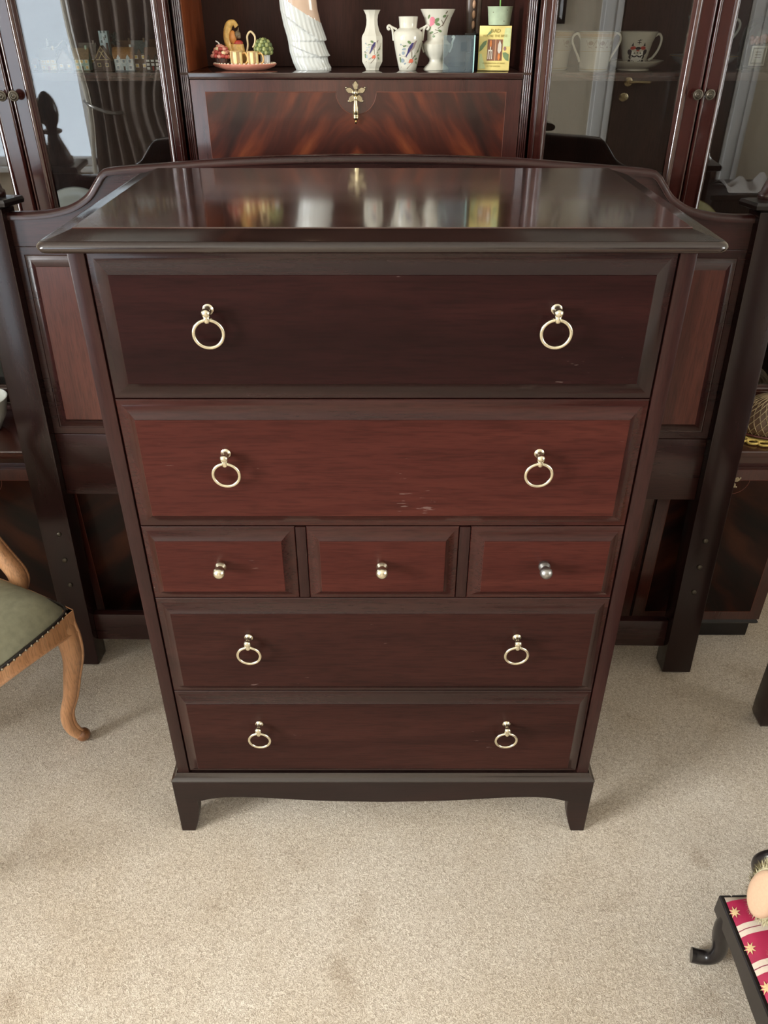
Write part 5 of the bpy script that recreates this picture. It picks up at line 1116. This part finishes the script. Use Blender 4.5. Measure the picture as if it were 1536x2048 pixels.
# arms and back frame
for s_ in (-1, 1):
    m = MB(); cr = catmull([(s_ * (WFR - 0.014), -0.072, 0.335), (s_ * (WFR + 0.002), -0.078, 0.380), (s_ * (WFR - 0.002), -0.045, 0.435), (s_ * (WFR - 0.006), 0.00, 0.500), (s_ * (WFR - 0.002), 0.02, 0.545), (s_ * (WFR - 0.005), -0.06, 0.585), (s_ * (WFR - 0.012), -0.02, 0.60), (s_ * (WFR - 0.02), 0.10, 0.595), (s_ * (WFR - 0.04), 0.21, 0.61)], 6)
    m.tube(cr, lambda u: 0.0185 - 0.003 * u, 12, up=(1, 0, 0)); am = m.build('arm', FRUIT, ch, smooth=70)
    m = MB(); m.tube([Vector(p) + Vector((s_ * 0.015, -0.008, 0.0)) for p in cr[2:30]], 0.0048, 8); m.build('arm_moulding', FRUIT, am, smooth=70)
m = MB(); bk = catmull([(-0.20, 0.225, 0.335), (-0.235, 0.235, 0.50), (-0.255, 0.262, 0.68), (-0.235, 0.29, 0.86), (-0.13, 0.315, 0.965), (0, 0.32, 0.985), (0.13, 0.315, 0.965), (0.235, 0.29, 0.86), (0.255, 0.262, 0.68), (0.235, 0.235, 0.50), (0.20, 0.225, 0.335)], 6)
m.tube(bk, 0.019, 12, up=(0, 1, 0)); m.build('back_frame', FRUIT, ch, smooth=70)
m = MB(); rows = []
for i in range(13):
    w = i / 12; z_ = 0.44 + 0.50 * w; half_w = 0.225 * math.sqrt(max(0.02, 1 - ((w - 0.5) / 0.56) ** 2)); row = []
    for j in range(13):
        u = j / 12 * 2 - 1; row.append((u * half_w, 0.236 + 0.17 * (z_ - 0.44) - 0.028 * (1 - u * u) * math.sin(PI * w), z_))
    rows.append(row)
fr = [[m.v(p) for p in r_] for r_ in rows]; bkv = [[m.v((p[0], p[1] + 0.03, p[2])) for p in r_] for r_ in rows]
for G_ in (fr, bkv):
    for A, B in zip(G_, G_[1:]):
        for j in range(12): m.f([A[j], A[j + 1], B[j + 1], B[j]])
for i in range(12): m.f([fr[i][0], fr[i + 1][0], bkv[i + 1][0], bkv[i][0]]); m.f([fr[i][12], fr[i + 1][12], bkv[i + 1][12], bkv[i][12]])
for j in range(12): m.f([fr[0][j], fr[0][j + 1], bkv[0][j + 1], bkv[0][j]]); m.f([fr[12][j], fr[12][j + 1], bkv[12][j + 1], bkv[12][j]])
m.build('back_pad', SAGE, ch, smooth=60)

# ------------------------------------------------------------------ side table at right edge (one leg in view)
st = wthing('side_table', 'dark wooden side table with square tapering legs at the right edge', 'table', (1.08, 0.02, 0))
for x in (0.829, 1.30):
    for y in (0.252, -0.15): MB().loops(x, x + 0.05, y, y + 0.05, [(0.004, 0.0), (0.001, 0.010), (0.0, 0.05), (0.0, 0.46)], 'xy').build('leg', HB_Z, st, bevel=0.003)
bx('apron', HB_Z, st, 0.835, 1.344, -0.144, 0.296, 0.4605, 0.52, 0.002); bx('table_top', HB_Z, st, 0.822, 1.357, -0.157, 0.309, 0.5205, 0.54, 0.004)

# ------------------------------------------------------------------ striped footstool, bottom right
fs = thing('footstool', 'low ebonised footstool with crimson and cream striped seat on carpet', 'stool', (0.722, -0.452, 0), (0, 0, R(1.5)))
HX, HY = 0.186, 0.226; ZR0, ZR1 = 0.118, 0.158
for (sx, sy) in ((-1, 1), (-1, -1), (1, 1), (1, -1)):
    b_ = Vector((sx * (HX - 0.014), sy * (HY - 0.026), 0)); d = Vector((sx, sy * 0.30, 0)).normalized()
    ps = [(-0.002, 0.140), (0.003, 0.112), (0.003, 0.085), (-0.002, 0.055), (-0.001, 0.032), (0.008, 0.018), (0.022, 0.0130), (0.034, 0.0125)]
    rs = [0.0150, 0.0155, 0.0140, 0.0125, 0.0118, 0.0115, 0.0118, 0.0122]
    cr = catmull([(b_ + d * o).to_tuple()[:2] + (z,) for o, z in ps], 4); rr = catmull([(r_, 0, 0) for r_ in rs], 4)
    m = MB(); m.tube(cr, [q.x for q in rr], 12, up=(d.x, d.y, 0)); m.build('leg', BLACKW, fs, smooth=60)
def srail(x0, x1, y0, y1, along, out):
    m = MB(); n_ = 22; rows = []
    for i in range(n_ + 1):
        u = i / n_; dip = ZR0 - 0.010 * math.sin(PI * u) ** 2 + 0.004 * math.sin(3 * PI * u) ** 2
        for_pts = []
        if along == 'y':
            y = y0 + (y1 - y0) * u; xs_ = (x0, x1)
            for x, z in ((xs_[0], dip), (xs_[1], dip), (xs_[1], ZR1), (xs_[0], ZR1)): for_pts.append(m.v((x, y, z)))
        else:
            x = x0 + (x1 - x0) * u
            for y, z in ((y0, dip), (y1, dip), (y1, ZR1), (y0, ZR1)): for_pts.append(m.v((x, y, z)))
        rows.append(for_pts)
    for A, B in zip(rows, rows[1:]):
        for k_ in range(4): m.f([A[k_], A[(k_ + 1) % 4], B[(k_ + 1) % 4], B[k_]])
    m.f(rows[0][::-1]); m.f(rows[-1]); m.build('seat_rail', BLACKW, fs, smooth=30, bevel=0.002, seg=1)
srail(-HX, -HX + 0.02, -HY, HY, 'y', -1); srail(HX - 0.02, HX, -HY, HY, 'y', 1)
srail(-HX + 0.0205, HX - 0.0205, HY - 0.02, HY, 'x', 1); srail(-HX + 0.0205, HX - 0.0205, -HY, -HY + 0.02, 'x', -1)
# padded seat: stripes run across (bands along x), coloured by real bands of fabric
def pad_z(x, y):
    u, v = x / (HX - 0.006), y / (HY - 0.006)
    return ZR1 + 0.002 + 0.034 * max(0, (1 - abs(u) ** 3.0)) ** 0.6 * max(0, (1 - abs(v) ** 6)) ** 0.5
CRIM = plain('crimson_damask', S(150, 26, 62), 0.55, var=0.14, vscale=30, bump=0.05); CREAMF = plain('cream_stripe', S(196, 180, 162), 0.7, var=0.05, vscale=300)
MARO = plain('maroon_line', S(120, 40, 60), 0.7, var=0.1)
ph = 0.0745  # repeat
y_top = HY - 0.006
bands = []; yb = y_top - 0.002; bands.append((y_top, yb, 1)); 
pat = [(0.0085, 1), (0.0012, 2), (0.0010, 1)]
seq = []
y = y_top; seq.append((y, y - 0.008, 1)); y -= 0.008
while y > -HY:
    for w_, k_ in ((0.0385, 0), (0.0080, 1), (0.0014, 2), (0.0080, 1)):
        y2 = max(y - w_, -HY + 0.006)
        if y2 < y: seq.append((y, y2, k_))
        y = y2
    if y <= -HY + 0.0061: break
for kind_, nm, mt in ((0, 'crimson_bands', CRIM), (1, 'cream_bands', CREAMF), (2, 'maroon_lines', MARO)):
    m = MB()
    for (ya, yb_, k_) in seq:
        if k_ != kind_: continue
        ny = max(1, int((ya - yb_) / 0.006)); nx_ = 40
        g = [[m.v((-(HX - 0.006) + 2 * (HX - 0.006) * i / nx_, ya + (yb_ - ya) * j / ny, pad_z(-(HX - 0.006) + 2 * (HX - 0.006) * i / nx_, ya + (yb_ - ya) * j / ny))) for i in range(nx_ + 1)] for j in range(ny + 1)]
        for A, B in zip(g, g[1:]):
            for i in range(nx_): m.f([A[i], A[i + 1], B[i + 1], B[i]])
    o = m.build(nm, mt, fs, smooth=80)
MB().box(-HX + 0.021, HX - 0.021, -HY + 0.021, HY - 0.021, ZR0 + 0.004, ZR1).build('seat_base', flat('webbing', (90, 70, 60)), fs)
SPRIG = plain('sprig_straw', S(196, 166, 120), 0.7)
def star(cx, cy, r):
    m = MB(); vs = []; c = m.v((cx, cy, pad_z(cx, cy) + 0.0010))
    for k_ in range(16):
        q = r if k_ % 2 == 0 else r * 0.42; a = 2 * PI * k_ / 16; x_, y_ = cx + q * math.cos(a) * 0.8, cy + q * math.sin(a); vs.append(m.v((x_, y_, pad_z(x_, y_) + 0.0009)))
    for k_ in range(16): m.f([vs[k_], vs[(k_ + 1) % 16], c])
    m.build('woven_sprig', SPRIG, fs, smooth=0)
yy_ = y_top - 0.008 - 0.01925
while yy_ > -HY + 0.02:
    for x_ in (-HX + 0.010, -HX + 0.085, -HX + 0.155, -HX + 0.225, -HX + 0.295, HX - 0.016): star(x_, yy_, 0.0095)
    yy_ -= 0.0559
# scrolled end piece
for s_ in (-1, 1):
    m = MB(); m.tube(catmull([(s_ * (HX - 0.022), HY + 0.006, 0.14), (s_ * (HX - 0.022), HY + 0.012, 0.20), (s_ * (HX - 0.03), HY + 0.004, 0.245), (s_ * (HX - 0.06), HY - 0.004, 0.262), (s_ * 0.08, HY - 0.006, 0.268), (0, HY - 0.006, 0.268)], 6), 0.0085, 12, up=(0, 1, 0)) if False else None
scr = MB(); scr.tube(catmull([(-0.108, HY + 0.010, 0.128), (-0.116, HY + 0.020, 0.170), (-0.128, HY + 0.020, 0.212), (-0.118, HY + 0.012, 0.240), (-0.085, HY + 0.008, 0.250), (0.0, HY + 0.006, 0.254), (0.085, HY + 0.008, 0.250), (0.118, HY + 0.012, 0.240), (0.128, HY + 0.020, 0.212), (0.116, HY + 0.020, 0.170), (0.108, HY + 0.010, 0.128)], 7), 0.0095, 14, up=(0, 1, 0))
scr.build('end_handle', BLACKW, fs, smooth=80)

# ------------------------------------------------------------------ teddy bear sitting on the stool (one foot in view)
FUR = plain('cream_fur', S(186, 176, 142), 0.95, var=0.12, vscale=160, bump=1.0); FURG = plain('golden_fur', S(140, 118, 66), 0.95, var=0.2, vscale=200, bump=1.0); FELT = plain('tan_felt', S(190, 156, 128), 0.9, var=0.04, vscale=300)
tb = thing('teddy_bear', 'cream and gold plush teddy bear with tan felt sole, sitting on footstool', 'teddy bear', (0.712, -0.330, 0.197), (0, 0, 0))
def furball(mb, c, r, n, sx, sy, sz, Mx=None):
    old = mb.M
    if Mx is not None: mb.M = Mx
    mb.ball(c, r, n, sx, sy, sz); mb.M = old
def tufts(name, centre, rad, scl, count, mat, parent, seed, ln=0.007, Mx=Matrix.Identity(4), cond=None):
    rnd = random.Random(seed); m = MB()
    for _ in range(count):
        z_ = rnd.uniform(-1, 1); a = rnd.uniform(0, 2 * PI); q = math.sqrt(1 - z_ * z_); n_ = Vector((q * math.cos(a), q * math.sin(a), z_))
        if cond and not cond(n_): continue
        p = Vector((n_.x * rad * scl[0], n_.y * rad * scl[1], n_.z * rad * scl[2])); tdir = (n_ + Vector((rnd.uniform(-.7, .7), rnd.uniform(-.7, .7), rnd.uniform(-.7, .7)))).normalized()
        sd = tdir.cross(Vector((0.3, 0.5, 0.8))).normalized() * 0.0011
        P_ = [p - sd, p + sd, p + tdir * ln * rnd.uniform(0.6, 1.2)]
        m.f([m.v(Mx @ (Vector(centre) + v_)) for v_ in P_])
    return tag(m.build(name, mat, parent, smooth=0), kind='stuff')
m = MB(); m.ball((0.03, 0, 0.075), 0.075, 24, sx=0.9, sz=1.05); m.ball((0.02, 0, 0.185), 0.058, 24); m.ball((-0.03, 0, 0.172), 0.025, 16); m.ball((0.02, -0.045, 0.232), 0.02, 14); m.ball((0.02, 0.045, 0.232), 0.02, 14)
for s_ in (-1, 1):
    m.tube(catmull([(0.02, s_ * 0.055, 0.125), (-0.02, s_ * 0.085, 0.095), (-0.055, s_ * 0.085, 0.06)], 5), lambda u: 0.028 - 0.004 * u, 12)
m.build('body', FURG, tb, smooth=80)
m = MB(); m.ball((-0.052, 0, 0.178), 0.007, 10); m.ball((-0.035, -0.022, 0.20), 0.005, 8); m.ball((-0.035, 0.022, 0.20), 0.005, 8); m.build('nose_and_eyes', P_BLACK, tb)
for s_ in (1, -1):
    m = MB(); m.tube(catmull([(0.0, s_ * 0.05, 0.036), (-0.06, s_ * 0.055, 0.036), (-0.125, s_ * 0.048, 0.040)], 5), lambda u: 0.034 - 0.006 * u, 14)
    lgm = m.build('leg', FUR, tb, smooth=80)
    Mx = Matrix.Translation(Vector((-0.145, s_ * 0.046, 0.056))) @ Matrix.Rotation(R(20), 4, 'Z') @ Matrix.Rotation(R(10), 4, 'Y') @ Matrix.Rotation(R(-4 * s_), 4, 'X')
    m = MB(); m.M = Mx; m.ball((0, 0, 0), 0.048, 22, sx=0.50, sy=0.64, sz=1.08); m.build('foot', FUR, lgm, smooth=80)
    m = MB(); m.M = Mx; pr_ = [(0.0005, -0.0262), (0.015, -0.0258), (0.028, -0.0240), (0.0345, -0.0205), (0.0355, -0.0180)]
    m.lathe(pr_, (0, 0, 0), 32, 'x', True, sx=0.66, sy=1.20); m.build('felt_sole', FELT, lgm, smooth=60)
    tufts('fur_tufts', (0, 0, 0), 0.048, (0.50, 0.64, 1.08), 2600, FUR, lgm, 11 + s_, 0.010, Mx, lambda n_: n_.x > -0.55)
tufts('fur_tufts', (0.03, 0, 0.075), 0.075, (0.9, 1, 1.05), 1500, FURG, tb, 4, 0.009)
